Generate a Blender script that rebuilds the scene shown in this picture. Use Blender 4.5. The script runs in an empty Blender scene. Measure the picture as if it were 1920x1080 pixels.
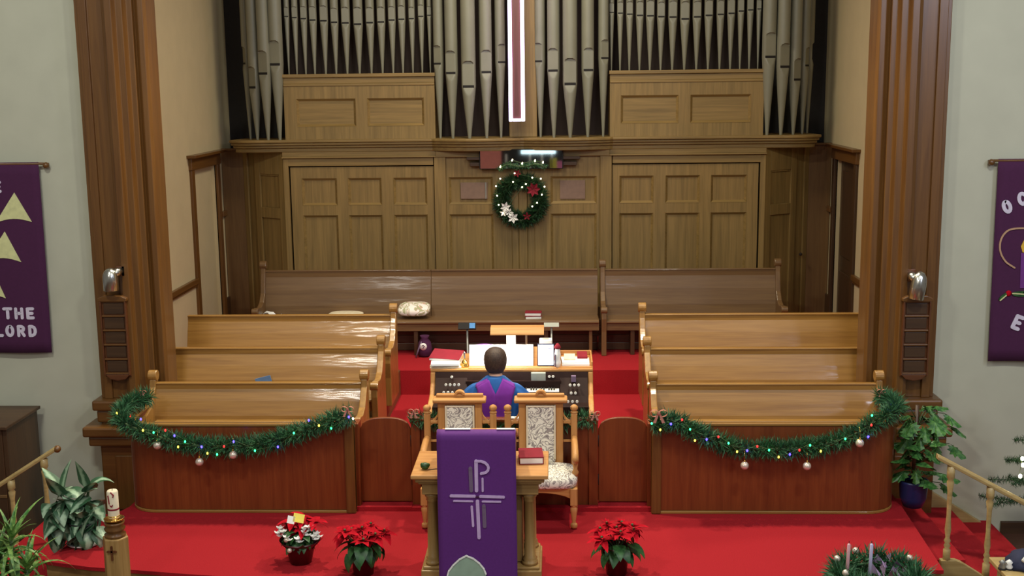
import bpy, bmesh, math, random
from math import sin, cos, pi, sqrt, radians
from mathutils import Vector, Matrix, Euler
random.seed(7)
SC = bpy.context.scene
COL = SC.collection

# ------------------------------------------------------------------ camera, world, lights
CAM = Vector((0.4333, -15.4446, 3.7711))
YAW, PITCH, ROLL, FPX = radians(-2.189), radians(9.845), radians(-0.6626), 2230.19
_f = Vector((sin(YAW)*cos(PITCH), cos(YAW)*cos(PITCH), -sin(PITCH)))
_r0 = Vector((cos(YAW), -sin(YAW), 0)); _u0 = _r0.cross(_f)
_r = _r0*cos(ROLL) + _u0*sin(ROLL); _u = -_r0*sin(ROLL) + _u0*cos(ROLL)
cd = bpy.data.cameras.new('camera'); cam = bpy.data.objects.new('camera', cd); COL.objects.link(cam)
m3 = Matrix((_r, _u, -_f)).transposed()
cam.matrix_world = Matrix.Translation(CAM) @ m3.to_4x4()
cd.sensor_width = 36; cd.lens = FPX/1920*36; cd.clip_end = 200
SC.camera = cam
SC.view_settings.view_transform = 'Standard'; SC.view_settings.look = 'None'
SC.view_settings.gamma = 1; SC.view_settings.use_curve_mapping = False
SC.view_settings.exposure = 0.13
w = bpy.data.worlds.new('world'); SC.world = w; w.use_nodes = True
bg = w.node_tree.nodes['Background']; bg.inputs[0].default_value = (1, .93, .82, 1); bg.inputs[1].default_value = .16

def area(name, loc, target, size, power, color, sy=None):
    l = bpy.data.lights.new(name, 'AREA'); l.energy = power; l.color = color
    l.shape = 'RECTANGLE'; l.size = size; l.size_y = sy or size
    o = bpy.data.objects.new(name, l); COL.objects.link(o); o.location = loc
    o.rotation_euler = (Vector(target)-Vector(loc)).to_track_quat('-Z', 'Y').to_euler()
    return o
def spot(name, loc, target, power, color, angle=70, r=.12, blend=.6):
    l = bpy.data.lights.new(name, 'SPOT'); l.energy = power; l.color = color
    l.spot_size = radians(angle); l.spot_blend = blend; l.shadow_soft_size = r
    o = bpy.data.objects.new(name, l); COL.objects.link(o); o.location = loc
    o.rotation_euler = (Vector(target)-Vector(loc)).to_track_quat('-Z', 'Y').to_euler()
    return o
WARM = (1, .90, .69)
spot('chancel_downlight', (-1.7, -4.6, 6.6), (-1.25, -5.7, 0), 800, WARM, 104, .14, .8)
spot('chancel_downlight', (1.7, -4.6, 6.6), (1.25, -5.7, 0), 800, WARM, 104, .14, .8)
area('chancel_ceiling_light', (0, -2.4, 6.3), (0, -2.2, 0), 1.2, 130, WARM)
area('nave_ceiling_light', (-3.1, -10.6, 7.6), (-3.6, -4.3, 1.5), 1.1, 170, (.98, 1, .90), .3)
area('nave_ceiling_light', (3.1, -10.6, 7.6), (3.6, -4.3, 1.5), 1.1, 170, (.98, 1, .90), .3)
area('nave_rear_light', (-4.0, -17.2, 7.2), (-1.7, -3, 1.2), .9, 150, (1, .95, .85), .3)
area('nave_rear_window', (8.0, -20, 6.6), (3.2, -4, 1.2), 1.1, 180, (.74, .80, 1), 1.5)
area('nave_rear_window', (1.85, -14.3, 7.3), (1.0, -.8, 1.2), .35, 40, (.72, .78, 1), .7)
area('nave_window_light', (6.2, -9.8, 5.6), (2.5, -3.6, 1.0), .9, 60, (.72, .78, 1), 1.6)

# ------------------------------------------------------------------ mesh helpers
def wy(x, y, Y):
    """the point seen at pixel x,y that lies at depth Y"""
    d = _r*((x-960)/FPX) - _u*((y-540)/FPX) + _f
    return CAM + d*((Y-CAM.y)/d.y)
def wz(x, y, Z):
    d = _r*((x-960)/FPX) - _u*((y-540)/FPX) + _f
    return CAM + d*((Z-CAM.z)/d.z)

class MB:
    def __init__(s): s.v = []; s.f = []; s.sm = []
    def add(s, vs, fs, smooth=False):
        n = len(s.v); s.v += [tuple(p) for p in vs]
        s.f += [tuple(i+n for i in f) for f in fs]; s.sm += [smooth]*len(fs); return s
    def box(s, x0, x1, y0, y1, z0, z1, M=None):
        vs = [Vector((x, y, z)) for x in (x0, x1) for y in (y0, y1) for z in (z0, z1)]
        if M: vs = [M @ p for p in vs]
        return s.add(vs, [(0,1,3,2), (4,6,7,5), (0,4,5,1), (2,3,7,6), (0,2,6,4), (1,5,7,3)])
    def prism(s, poly, ax, a, b, smooth=False):
        n = len(poly)
        mk = {'x': lambda p, t: (t, p[0], p[1]), 'y': lambda p, t: (p[0], t, p[1]), 'z': lambda p, t: (p[0], p[1], t)}[ax]
        vs = [mk(p, a) for p in poly] + [mk(p, b) for p in poly]
        k = len(s.v)
        s.add(vs, [tuple(range(n))[::-1], tuple(range(n, 2*n))])
        s.add([], []); s.f += [(k+i, k+(i+1) % n, k+n+(i+1) % n, k+n+i) for i in range(n)]; s.sm += [smooth]*n
        return s
    def rings(s, rings, smooth=True, cap=True):
        n = len(rings[0]); vs = [p for r in rings for p in r]; k = len(s.v)
        fs = [(i*n+j, i*n+(j+1) % n, (i+1)*n+(j+1) % n, (i+1)*n+j) for i in range(len(rings)-1) for j in range(n)]
        s.add(vs, fs, smooth)
        if cap:
            s.f += [tuple(k+j for j in range(n))[::-1], tuple(k+(len(rings)-1)*n+j for j in range(n))]; s.sm += [False]*2
        return s
    def lathe(s, prof, c=(0, 0, 0), n=16, smooth=True, ang=0):
        return s.rings([[(c[0]+r*cos(ang+2*pi*j/n), c[1]+r*sin(ang+2*pi*j/n), c[2]+z) for j in range(n)] for r, z in prof], smooth)
    def tube(s, pts, rad, n=8, smooth=True):
        pts = [Vector(p) for p in pts]; rs = rad if isinstance(rad, (list, tuple)) else [rad]*len(pts)
        rg = []; prev = None
        for i, p in enumerate(pts):
            t = (pts[min(i+1, len(pts)-1)] - pts[max(i-1, 0)]).normalized()
            a = prev if prev else (Vector((0, 0, 1)) if abs(t.z) < .9 else Vector((1, 0, 0)))
            u = (a - t*a.dot(t)).normalized(); prev = u; v = t.cross(u)
            rg.append([p + u*rs[i]*cos(2*pi*j/n) + v*rs[i]*sin(2*pi*j/n) for j in range(n)])
        return s.rings(rg, smooth)
    def sphere(s, c, r, n=12, m=8, sc=(1, 1, 1)):
        return s.rings([[(c[0]+sc[0]*r*sin(pi*i/m)*cos(2*pi*j/n), c[1]+sc[1]*r*sin(pi*i/m)*sin(2*pi*j/n), c[2]-sc[2]*r*cos(pi*i/m))
                         for j in range(n)] for i in [.05]+list(range(1, m))+[m-.05]])
    def stroke(s, pts, wd, ya, yb, n=10):
        """flat felt or paint stroke in the XZ plane"""
        for i, ((x0, z0), (x1, z1)) in enumerate(zip(pts[:-1], pts[1:])):
            d = Vector((x1-x0, z1-z0)); L = d.length or 1e-6; q = Vector((-d.y, d.x))/L*wd/2
            s.prism([(x0+q.x, z0+q.y), (x0-q.x, z0-q.y), (x1-q.x, z1-q.y), (x1+q.x, z1+q.y)], 'y', ya-.0003*(i % 5), yb)
        for i, (x, z) in enumerate(pts):
            s.prism([(x+wd/2*cos(2*pi*k/n), z+wd/2*sin(2*pi*k/n)) for k in range(n)], 'y', ya-.0016-.0003*(i % 5), yb)
        return s
    def xf(s, M):
        s.v = [tuple(M @ Vector(p)) for p in s.v]; return s

def mesh_of(name, mb, mat, recalc=True, off=None):
    me = bpy.data.meshes.new(name)
    vs = mb.v if off is None else [(p[0]-off[0], p[1]-off[1], p[2]-off[2]) for p in mb.v]
    me.from_pydata(vs, [], mb.f); me.polygons.foreach_set('use_smooth', mb.sm)
    if mat: me.materials.append(mat)
    if recalc:
        b = bmesh.new(); b.from_mesh(me); bmesh.ops.recalc_face_normals(b, faces=b.faces); b.to_mesh(me); b.free()
    me.update(); return me
def rootof(o):
    while o.parent: o = o.parent
    return o
def part(name, mb, mat, parent=None, bev=0, label=None, kind=None, recalc=True):
    """one mesh object; with a parent the coordinates are world ones and get shifted to its root"""
    off = rootof(parent).location if parent else None
    o = bpy.data.objects.new(name, mesh_of(name, mb, mat, recalc, off)); COL.objects.link(o)
    if parent: o.parent = parent
    if bev:
        b = o.modifiers.new('bevel', 'BEVEL'); b.width = bev; b.segments = 2; b.limit_method = 'ANGLE'; b.angle_limit = radians(40)
    if label: o['label'] = label
    if kind: o['kind'] = kind
    return o
def thing(name, label, cat, loc=(0, 0, 0), rz=0, group=None):
    o = bpy.data.objects.new(name, None); COL.objects.link(o); o.location = loc; o.rotation_euler = (0, 0, rz)
    o['label'] = label; o['category'] = cat
    if group: o['group'] = group
    o.empty_display_size = .1; return o
def tag(o, label, cat, group=None):
    o['label'] = label; o['category'] = cat
    if group: o['group'] = group
    return o
def solo(name, mb, mat, label, cat, bev=0, group=None):
    """a thing that is a single mesh; its origin goes to the middle of its base"""
    xs = [p[0] for p in mb.v]; ys = [p[1] for p in mb.v]; zs = [p[2] for p in mb.v]
    c = Vector(((min(xs)+max(xs))/2, (min(ys)+max(ys))/2, min(zs)))
    o = bpy.data.objects.new(name, mesh_of(name, mb, mat, True, c)); COL.objects.link(o); o.location = c
    if bev:
        b = o.modifiers.new('bevel', 'BEVEL'); b.width = bev; b.segments = 2; b.limit_method = 'ANGLE'
    return tag(o, label, cat, group)
def structure(name, mb, mat, parent=None, bev=0):
    o = part(name, mb, mat, parent, bev)
    if not parent: o['kind'] = 'structure'
    return o
def dup(root, loc, rz=0, label=None):
    r = root.copy(); COL.objects.link(r); r.location = loc; r.rotation_euler = (0, 0, rz)
    if label: r['label'] = label
    for ch in list(root.children):
        c = ch.copy(); COL.objects.link(c); c.parent = r
        for g in ch.children:
            d = g.copy(); COL.objects.link(d); d.parent = c
    return r

# ------------------------------------------------------------------ materials
def lin(c):
    return tuple(((v/255)/12.92 if v/255 <= .04045 else ((v/255+.055)/1.055)**2.4) for v in c) + (1,)
def newmat(name):
    m = bpy.data.materials.new(name); m.use_nodes = True
    return m, m.node_tree.nodes, m.node_tree.links, m.node_tree.nodes['Principled BSDF']
def plain(name, c, rough=.6, metal=0, coat=0, noise=.08, scale=18, bump=0, spec=.5, trans=0):
    m, N, L, P = newmat(name); P.inputs['Roughness'].default_value = rough; P.inputs['Metallic'].default_value = metal
    P.inputs['Coat Weight'].default_value = coat; P.inputs['Specular IOR Level'].default_value = spec
    tc = N.new('ShaderNodeTexCoord'); nz = N.new('ShaderNodeTexNoise'); nz.inputs['Scale'].default_value = scale; nz.inputs['Detail'].default_value = 3
    L.new(tc.outputs['Object'], nz.inputs['Vector'])
    rp = N.new('ShaderNodeValToRGB'); a = lin(c)
    rp.color_ramp.elements[0].color = tuple(v*(1-noise) for v in a[:3])+(1,); rp.color_ramp.elements[1].color = tuple(min(1, v*(1+noise)) for v in a[:3])+(1,)
    rp.color_ramp.elements[0].position = .3; rp.color_ramp.elements[1].position = .7
    L.new(nz.outputs[0], rp.inputs[0]); L.new(rp.outputs[0], P.inputs['Base Color'])
    if bump:
        b = N.new('ShaderNodeBump'); b.inputs['Strength'].default_value = bump; b.inputs['Distance'].default_value = .01
        L.new(nz.outputs[0], b.inputs['Height']); L.new(b.outputs[0], P.inputs['Normal'])
    return m
def wood(name, dark, light, ax='x', scale=1, rough=.4, coat=.15, spec=.5, streak=20, gl=.2, wave=0):
    """sawn oak: grain stretched along one axis, fine pores, broad tone drift"""
    m, N, L, P = newmat(name)
    tc = N.new('ShaderNodeTexCoord'); mp = N.new('ShaderNodeMapping')
    s = {'x': (.9, streak, streak), 'y': (streak, .9, streak), 'z': (streak, streak, .9)}[ax]
    mp.inputs['Scale'].default_value = tuple(v*scale for v in s)
    L.new(tc.outputs['Object'], mp.inputs[0])
    oi = N.new('ShaderNodeObjectInfo'); ad = N.new('ShaderNodeVectorMath'); ad.operation = 'ADD'
    ml = N.new('ShaderNodeVectorMath'); ml.operation = 'SCALE'; ml.inputs[0].default_value = (37, 53, 71)
    L.new(oi.outputs['Random'], ml.inputs['Scale']); L.new(mp.outputs[0], ad.inputs[0]); L.new(ml.outputs[0], ad.inputs[1])
    n1 = N.new('ShaderNodeTexNoise'); n1.inputs['Scale'].default_value = 1.0; n1.inputs['Detail'].default_value = 5; n1.inputs['Distortion'].default_value = .9
    n2 = N.new('ShaderNodeTexNoise'); n2.inputs['Scale'].default_value = 5.0; n2.inputs['Detail'].default_value = 3
    L.new(ad.outputs[0], n1.inputs['Vector']); L.new(ad.outputs[0], n2.inputs['Vector'])
    mx = N.new('ShaderNodeMath'); mx.operation = 'MULTIPLY_ADD'; mx.inputs[1].default_value = .35
    L.new(n2.outputs[0], mx.inputs[0]); L.new(n1.outputs[0], mx.inputs[2])
    rp = N.new('ShaderNodeValToRGB'); rp.color_ramp.elements[0].position = .42; rp.color_ramp.elements[1].position = .92
    rp.color_ramp.elements[0].color = lin(dark); rp.color_ramp.elements[1].color = lin(light)
    L.new(mx.outputs[0], rp.inputs[0]); L.new(rp.outputs[0], P.inputs['Base Color'])
    P.inputs['Roughness'].default_value = rough; P.inputs['Coat Weight'].default_value = coat; P.inputs['Coat Roughness'].default_value = gl
    P.inputs['Specular IOR Level'].default_value = spec
    b = N.new('ShaderNodeBump'); b.inputs['Strength'].default_value = .12; b.inputs['Distance'].default_value = .003
    L.new(mx.outputs[0], b.inputs['Height']); L.new(b.outputs[0], P.inputs['Normal'])
    if wave:   # old varnish: slow waviness that breaks the reflections up
        m2 = N.new('ShaderNodeMapping'); m2.inputs['Scale'].default_value = (1.1, 5, 7); L.new(tc.outputs['Object'], m2.inputs[0])
        n3 = N.new('ShaderNodeTexNoise'); n3.inputs['Scale'].default_value = 1.6; n3.inputs['Detail'].default_value = 2; L.new(m2.outputs[0], n3.inputs['Vector'])
        b2 = N.new('ShaderNodeBump'); b2.inputs['Strength'].default_value = wave; b2.inputs['Distance'].default_value = .02
        L.new(n3.outputs[0], b2.inputs['Height']); L.new(b.outputs[0], b2.inputs['Normal']); L.new(b2.outputs[0], P.inputs['Coat Normal'])
    return m
def fabric_swirl(name, base, ink, ink2, scale=9):
    m, N, L, P = newmat(name); P.inputs['Roughness'].default_value = .85
    tc = N.new('ShaderNodeTexCoord'); nz = N.new('ShaderNodeTexNoise'); nz.inputs['Scale'].default_value = scale; nz.inputs['Detail'].default_value = .6; nz.inputs['Distortion'].default_value = 2.2
    L.new(tc.outputs['Object'], nz.inputs['Vector'])
    rp = N.new('ShaderNodeValToRGB'); e = rp.color_ramp.elements
    e[0].position = 0; e[0].color = lin(base); e[1].position = 1; e[1].color = lin(base)
    for p, c in ((.395, base), (.405, ink), (.42, ink2), (.465, ink2), (.475, base), (.545, base), (.555, ink2), (.60, ink2), (.62, ink), (.635, base)):
        x = e.new(p); x.color = lin(c)
    L.new(nz.outputs[0], rp.inputs[0]); L.new(rp.outputs[0], P.inputs['Base Color']); return m
def emit(name, c, s):
    m, N, L, P = newmat(name); P.inputs['Base Color'].default_value = lin(c)
    P.inputs['Emission Color'].default_value = lin(c); P.inputs['Emission Strength'].default_value = s; return m
def leafmat(name, c1, c2, edge=None, rough=.45, rib=None):
    """leaf colour by its own length and width: x across, y along, in object coordinates"""
    m, N, L, P = newmat(name); P.inputs['Roughness'].default_value = rough
    tc = N.new('ShaderNodeTexCoord'); nz = N.new('ShaderNodeTexNoise'); nz.inputs['Scale'].default_value = 22; nz.inputs['Detail'].default_value = 2
    L.new(tc.outputs['Object'], nz.inputs['Vector'])
    rp = N.new('ShaderNodeValToRGB'); rp.color_ramp.elements[0].color = lin(c1); rp.color_ramp.elements[1].color = lin(c2)
    rp.color_ramp.elements[0].position = .38; rp.color_ramp.elements[1].position = .62
    if 'bract' in name: P.inputs['Specular IOR Level'].default_value = .1
    if rib:
        gx = N.new('ShaderNodeSeparateXYZ'); L.new(tc.outputs['Generated'], gx.inputs[0])
        a = N.new('ShaderNodeMath'); a.operation = 'SUBTRACT'; a.inputs[1].default_value = .5; L.new(gx.outputs[0], a.inputs[0])
        ab = N.new('ShaderNodeMath'); ab.operation = 'ABSOLUTE'; L.new(a.outputs[0], ab.inputs[0])
        q = N.new('ShaderNodeMath'); q.operation = 'MULTIPLY_ADD'; q.inputs[1].default_value = -1.7; q.inputs[2].default_value = .45; L.new(ab.outputs[0], q.inputs[0])
        ad = N.new('ShaderNodeMath'); ad.operation = 'MULTIPLY_ADD'; ad.inputs[1].default_value = .6; L.new(nz.outputs[0], ad.inputs[0]); L.new(q.outputs[0], ad.inputs[2])
        L.new(ad.outputs[0], rp.inputs[0])
    else: L.new(nz.outputs[0], rp.inputs[0])
    L.new(rp.outputs[0], P.inputs['Base Color']); return m

M = {}
for ax in 'xyz':
    M['organ_'+ax] = wood('organ_oak_'+ax, (114, 92, 50), (147, 119, 68), ax, rough=.5, coat=.0)
    M['pew_'+ax] = wood('pew_oak_'+ax, (132, 92, 40), (162, 120, 58), ax, rough=.4, coat=.5, gl=.12, wave=.35)
    M['rail_'+ax] = wood('rail_mahogany_'+ax, (104, 45, 15), (128, 63, 25), ax, rough=.42, coat=.1)
    M['pillar_'+ax] = wood('pillar_oak_'+ax, (92, 58, 24), (116, 78, 35), ax, rough=.36, coat=.2)
    M['light_'+ax] = wood('light_oak_'+ax, (172, 116, 60), (204, 150, 90), ax, rough=.52, coat=.0, spec=.35)
    M['table_'+ax] = wood('table_oak_'+ax, (140, 108, 58), (172, 138, 84), ax, rough=.45, coat=.1)
    M['rear_'+ax] = wood('rear_pew_oak_'+ax, (98, 70, 40), (120, 90, 53), ax, rough=.5, coat=.22, gl=.14, wave=.3)
    M['dark_'+ax] = wood('dark_oak_'+ax, (58, 38, 22), (78, 54, 32), ax, rough=.45, coat=.05)
M['board'] = wood('carved_board', (84, 46, 22), (104, 60, 30), 'x', rough=.45, coat=.05)
M['yellow_oak'] = wood('yellow_oak', (158, 132, 82), (188, 164, 110), 'x', rough=.4)
M['wall'] = plain('cream_plaster', (190, 190, 170), .9, noise=.03, scale=4, bump=.03)
M['wall_in'] = plain('warm_cream_plaster', (204, 188, 148), .9, noise=.03, scale=4, bump=.03)  # chancel plaster, its colour warmed to carry the warmer lighting there
M['carpet'] = plain('red_carpet', (158, 30, 38), .95, noise=.14, scale=160, bump=.35, spec=.15)
M['floor'] = plain('nave_floor', (92, 60, 44), .6)
M['ceil'] = plain('ceiling_white', (205, 200, 186), .9, noise=.02)
M['pipe'] = plain('pewter_painted_pipe', (124, 122, 105), .42, metal=0, noise=.05, scale=5)
M['black'] = plain('black_void', (20, 15, 13), .8)
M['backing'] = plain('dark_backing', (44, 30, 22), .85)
M['grey_dark'] = plain('charcoal_plaster', (48, 46, 46), .85)
M['purple'] = plain('purple_felt', (72, 26, 66), .9, noise=.06, scale=40)
M['fall'] = plain('violet_cloth', (92, 34, 118), .8, noise=.06, scale=60)
M['stole'] = plain('violet_stole', (120, 40, 150), .9, noise=.06, scale=30)
M['robe'] = plain('blue_robe', (24, 88, 158), .8, noise=.1, scale=20)
M['white_felt'] = plain('pale_lilac_felt', (214, 206, 224), .9)
M['lilac'] = plain('lilac_braid', (196, 168, 212), .8)
M['taupe'] = plain('taupe_braid', (112, 92, 118), .8)
M['gold_felt'] = plain('pale_green_gold_felt', (214, 214, 156), .8, noise=.1)
M['sage'] = plain('sage_satin', (150, 176, 156), .5)
M['white'] = plain('white_paper', (238, 238, 234), .8, noise=.02)
M['cream'] = plain('cream_paper', (226, 214, 186), .8)
M['redbook'] = plain('maroon_cover', (134, 34, 48), .75, spec=.2)
M['chrome'] = plain('brushed_chrome', (200, 200, 192), .25, metal=1, noise=.04)
M['brass'] = plain('polished_brass', (214, 168, 84), .22, metal=1, noise=.05)
M['steel'] = plain('dull_grey_steel', (150, 150, 144), .4, metal=.6)
M['upholstery'] = fabric_swirl('cream_leaf_brocade', (240, 234, 218), (112, 104, 104), (158, 148, 142), 10)
M['floral'] = fabric_swirl('floral_print', (252, 242, 234), (224, 164, 154), (176, 178, 140), 4)
M['hair'] = plain('dark_brown_hair', (66, 48, 38), .6, noise=.35, scale=60, bump=.3)
M['skin'] = plain('skin', (222, 170, 142), .55, noise=.04)
M['needle'] = leafmat('garland_needles', (28, 70, 42), (58, 112, 70), rough=.6)
M['needle2'] = leafmat('wreath_needles', (12, 44, 22), (34, 76, 38), rough=.6)
M['agla'] = leafmat('variegated_leaf', (54, 92, 64), (158, 186, 156), rib=True)
M['spike'] = leafmat('dracaena_leaf', (54, 106, 42), (128, 160, 84))
M['green'] = leafmat('dark_green_leaf', (26, 66, 30), (52, 100, 48))
M['philo'] = leafmat('split_leaf', (38, 88, 38), (82, 130, 62))
M['bract'] = leafmat('red_bract', (150, 8, 24), (190, 16, 36), rough=.85)
M['stem'] = plain('green_stem', (60, 84, 44), .6)
M['redpot'] = plain('maroon_foil_pot', (78, 8, 18), .35)
M['blackpot'] = plain('black_plastic_pot', (26, 28, 28), .5)
M['bluepot'] = plain('navy_glazed_pot', (30, 40, 86), .3)
M['soil'] = plain('soil', (50, 36, 26), .95)
M['silver'] = plain('silver_bauble', (222, 208, 192), .28, metal=.45)
M['pink'] = plain('dusty_pink_ribbon', (172, 110, 96), .5)
M['keywhite'] = plain('ivory_key', (236, 232, 220), .35)
M['console_dark'] = plain('console_dark_wood', (38, 20, 16), .6, spec=.15)
M['navy'] = plain('navy_cloth', (34, 38, 66), .8)
M['lcd'] = plain('grey_lcd', (168, 172, 158), .3)
M['mirror'] = plain('mirror_glass', (235, 238, 235), .03, metal=1, noise=.01)
M['neon'] = emit('white_neon', (226, 206, 255), 5)
M['bulb_w'] = emit('warm_white_bulb', (255, 236, 180), 14)
M['bulb_g'] = emit('green_bulb', (40, 255, 120), 7)
M['bulb_r'] = emit('red_bulb', (255, 30, 30), 5)
M['bulb_b'] = emit('blue_bulb', (50, 40, 255), 14)
M['bulb_y'] = emit('yellow_bulb', (255, 200, 60), 6)
M['screen'] = emit('tablet_screen', (225, 238, 255), 1.6)
M['tube'] = emit('lamp_tube', (255, 246, 226), 10)

# ------------------------------------------------------------------ room shell
def carpet_poly():
    p = [(-3.46, -4.45), (-3.46, -5.25), (-3.58, -5.6), (-3.72, -6.5)]
    for i in range(17):
        x = -3.3 + i*6.6/16
        p.append((x, -6.62 - .32*max(0, 1-(x/3.2)**2)))
    p += [(3.42, -6.62), (3.50, -5.15), (3.5, -4.45)]
    return p
cp = carpet_poly()
fl = structure('floor', MB().prism(cp, 'z', -.03, 0), M['carpet'])
part('fascia', MB().prism([(x*.998, y+.03 if y < -5 else y) for x, y in cp], 'z', -.6, -.03), M['table_x'], fl)
structure('floor', MB().box(-9, 9, -17, -4.3, -.75, -.6), M['floor'])
# tier one with a pit for the organ console, rear tier
tb = MB()
for x0, x1, y0 in ((-3.30, -1.36, -5.16), (1.255, 3.30, -5.16), (-1.36, -.87, -5.16), (.79, 1.255, -5.16), (-.87, .79, -3.55), (-4.06, -3.30, -4.09), (3.30, 4.06, -4.09)): tb.box(x0, x1, y0, -1.98, -.02, .17)
structure('floor', tb, M['carpet'])
structure('floor', MB().box(-4.06, 4.06, -1.98, .95, -.02, .46), M['carpet'])
structure('floor', MB().box(-.87, .79, -5.28, -3.55, -.05, -.002), M['carpet'])
for s in (-1, 1):
    a, b = sorted((s*1.40, s*4.06))
    structure('trim_1' if s < 0 else 'trim_2', MB().box(a, b, -4.2, -3.36, .17, .318).box(a, b, -3.4, -1.98, .17, .468), M['rear_y'])
structure('floor', MB().box(-.87, .79, -5.36, -5.28, -.01, .035).box(-1.36, -.87, -5.36, -5.16, -.01, .04).box(.79, 1.255, -5.36, -5.16, -.01, .04), M['carpet'])

def chancel_wall(s, name):
    X = s*4.065; T = s*.15
    def bx(mb, y0, y1, z0, z1): return mb.box(*sorted((X, X+T)), y0, y1, z0, z1)
    mb = MB()
    dy0, dy1, dz = -.86, .14, 2.74           # door opening
    bx(mb, -4.25, dy0, -.1, 6.7); bx(mb, dy1, .95, -.1, 6.7); bx(mb, dy0, dy1, dz, 6.7)
    wl = structure(name, mb, M['wall_in'])
    return wl, X, T, dy0, dy1, dz
for s, nm, dn in ((-1, 'wall_left', 'door_1'), (1, 'wall_right', 'door_2')):
    wl, X, T, dy0, dy1, dz = chancel_wall(s, nm)
    i = -s
    if s < 0:   # doorway closed with a plain cream board
        d = structure(dn, MB().box(X-.09, X-.05, dy0, dy1, .46, dz), M['wall_in'])
    else:
        d = structure(dn, MB().box(X+.06, X+.10, dy0, dy1, .46, dz), M['dark_z'])
        for (z0, z1) in ((.62, 1.3), (1.5, 2.6)):
            part('door_panel', MB().box(X+.045, X+.06, dy0+.12, dy1-.12, z0, z1), M['dark_z'], d, .008)
        part('door_knob', MB().sphere((X+.02, dy0+.07, 1.40), .028).tube([(X+.06, dy0+.07, 1.40), (X+.02, dy0+.07, 1.40)], .01), M['brass'], d)
    for (y0, y1) in ((dy0-.12, dy0), (dy1, dy1+.12)):
        part('door_casing', MB().box(*sorted((X+i*.035, X-i*.02)), y0, y1, .46, dz), M['dark_z' if s > 0 else 'pillar_z'], d, .008)
    hd = part('door_header', MB().box(*sorted((X+i*.045, X-i*.02)), dy0-.14, dy1+.14, dz, dz+.15), M['pillar_y'], d, .006)
    part('header_cap', MB().box(*sorted((X+i*.11, X-i*.02)), dy0-.2, dy1+.2, dz+.15, dz+.185), M['pillar_y'], hd, .006)
    t = structure('trim_3' if s < 0 else 'trim_4', MB().box(*sorted((X+i*.05, X)), -4.2, dy0-.12, 1.335, 1.405).box(*sorted((X+i*.03, X)), -4.2, dy0-.12, 1.30, 1.335), M['pillar_y'], None, .008)
    structure('trim_5' if s < 0 else 'trim_6', MB().box(*sorted((X+i*.05, X)), dy1+.12, .9, 2.03, 2.10), M['pillar_y'], None, .008)
    structure('baseboard_left' if s < 0 else 'baseboard_right', MB().box(*sorted((X+i*.03, X)), dy1+.12, .9, .46, .92), M['dark_y'], None, .008)
structure('wall_back', MB().box(-4.3, 4.3, .95, 1.05, -.1, 6.7), M['grey_dark'])  # wall coloured dark to stand for the shade in the voids beside the pipes
structure('ceiling', MB().box(-4.2, 4.2, -4.45, 1.05, 6.7, 6.8), M['ceil'])
# walls beside the chancel opening, facing the nave
structure('wall_front_left', MB().box(-8, -3.75, -4.3, -4.22, -.7, 8.5), M['wall'])
structure('wall_front_right', MB().box(3.75, 8, -4.3, -4.22, -.7, 8.5), M['wall'])

# simplified balcony front and panels, added under the camera for the mirror to reflect
wb_ = structure('wall_balcony', MB().box(-4, 4, -15.05, -14.95, 1.2, 2.35), M['grey_dark'])
part('curtain', MB().box(-1.9, -.95, -14.95, -14.90, 1.3, 2.3), plain('dusty_red_curtain', (244, 150, 140), .8), wb_, .01)
part('yellow_panel', MB().box(.28, .45, -14.95, -14.90, 1.3, 1.86), plain('yellow_panel', (220, 214, 90), .8), wb_, .01)
part('pink_panel', MB().box(.45, .75, -14.95, -14.90, 1.3, 1.78), plain('pink_panel', (226, 130, 180), .8), wb_, .01)
part('strip_light', MB().box(-.45, .42, -14.93, -14.88, 1.97, 2.07), emit('strip_light', (214, 244, 255), 1.6), wb_, .01)
for q in (-1.55, -.85, -.25, .05, .3): part('pillar_light', MB().box(q, q+.05, -14.94, -14.90, 1.4, 1.97), M['white'], wb_, .01)

# brown oak boards closing the corners between the organ and the side walls
for s in (-1, 1):
    structure('trim_7' if s < 0 else 'trim_8', MB().box(*sorted((s*3.60, s*4.06)), .44, .50, .46, 2.90).box(*sorted((s*3.60, s*4.06)), .42, .50, 2.90, 2.93), M['rear_z'], None, .005)

# the two great oak pilasters
for s in (-1, 1):
    nm = 'trim_9' if s < 0 else 'trim_10'
    def P(l): return [(s*a, b) for a, b in l]
    prof = [(3.97, -4.28), (3.97, -4.44), (3.93, -4.44), (3.93, -4.47), (3.85, -4.47), (3.85, -4.44), (3.70, -4.44), (3.70, -4.49), (3.66, -4.52), (3.60, -4.52),
            (3.58, -4.46), (3.52, -4.46), (3.50, -4.40), (3.45, -4.40), (3.44, -4.36), (3.40, -4.40), (3.35, -4.40), (3.33, -4.36), (3.33, -4.10), (3.97, -4.10)]
    p = structure(nm, MB().prism(P(prof), 'z', .80, 6.7), M['pillar_z'], None, .006)
    b = MB()
    for (g, z0, z1) in ((.06, .70, .80), (.03, .58, .70), (.14, .46, .56), (.10, .36, .46), (.02, -.62, .36)):
        b.box(*sorted((s*(3.33-g*.3), s*(3.97+g))), -4.50-g, -4.10, z0, z1)
    b.box(*sorted((s*3.33, s*3.97)), -4.5, -4.1, .5, .6)
    part('pilaster_base', b, M['pillar_x'], p, .02)
    part('base_panel', MB().box(*sorted((s*3.45, s*3.85)), -4.535, -4.51, -.3, .25), M['pillar_z'], p, .01)

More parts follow.
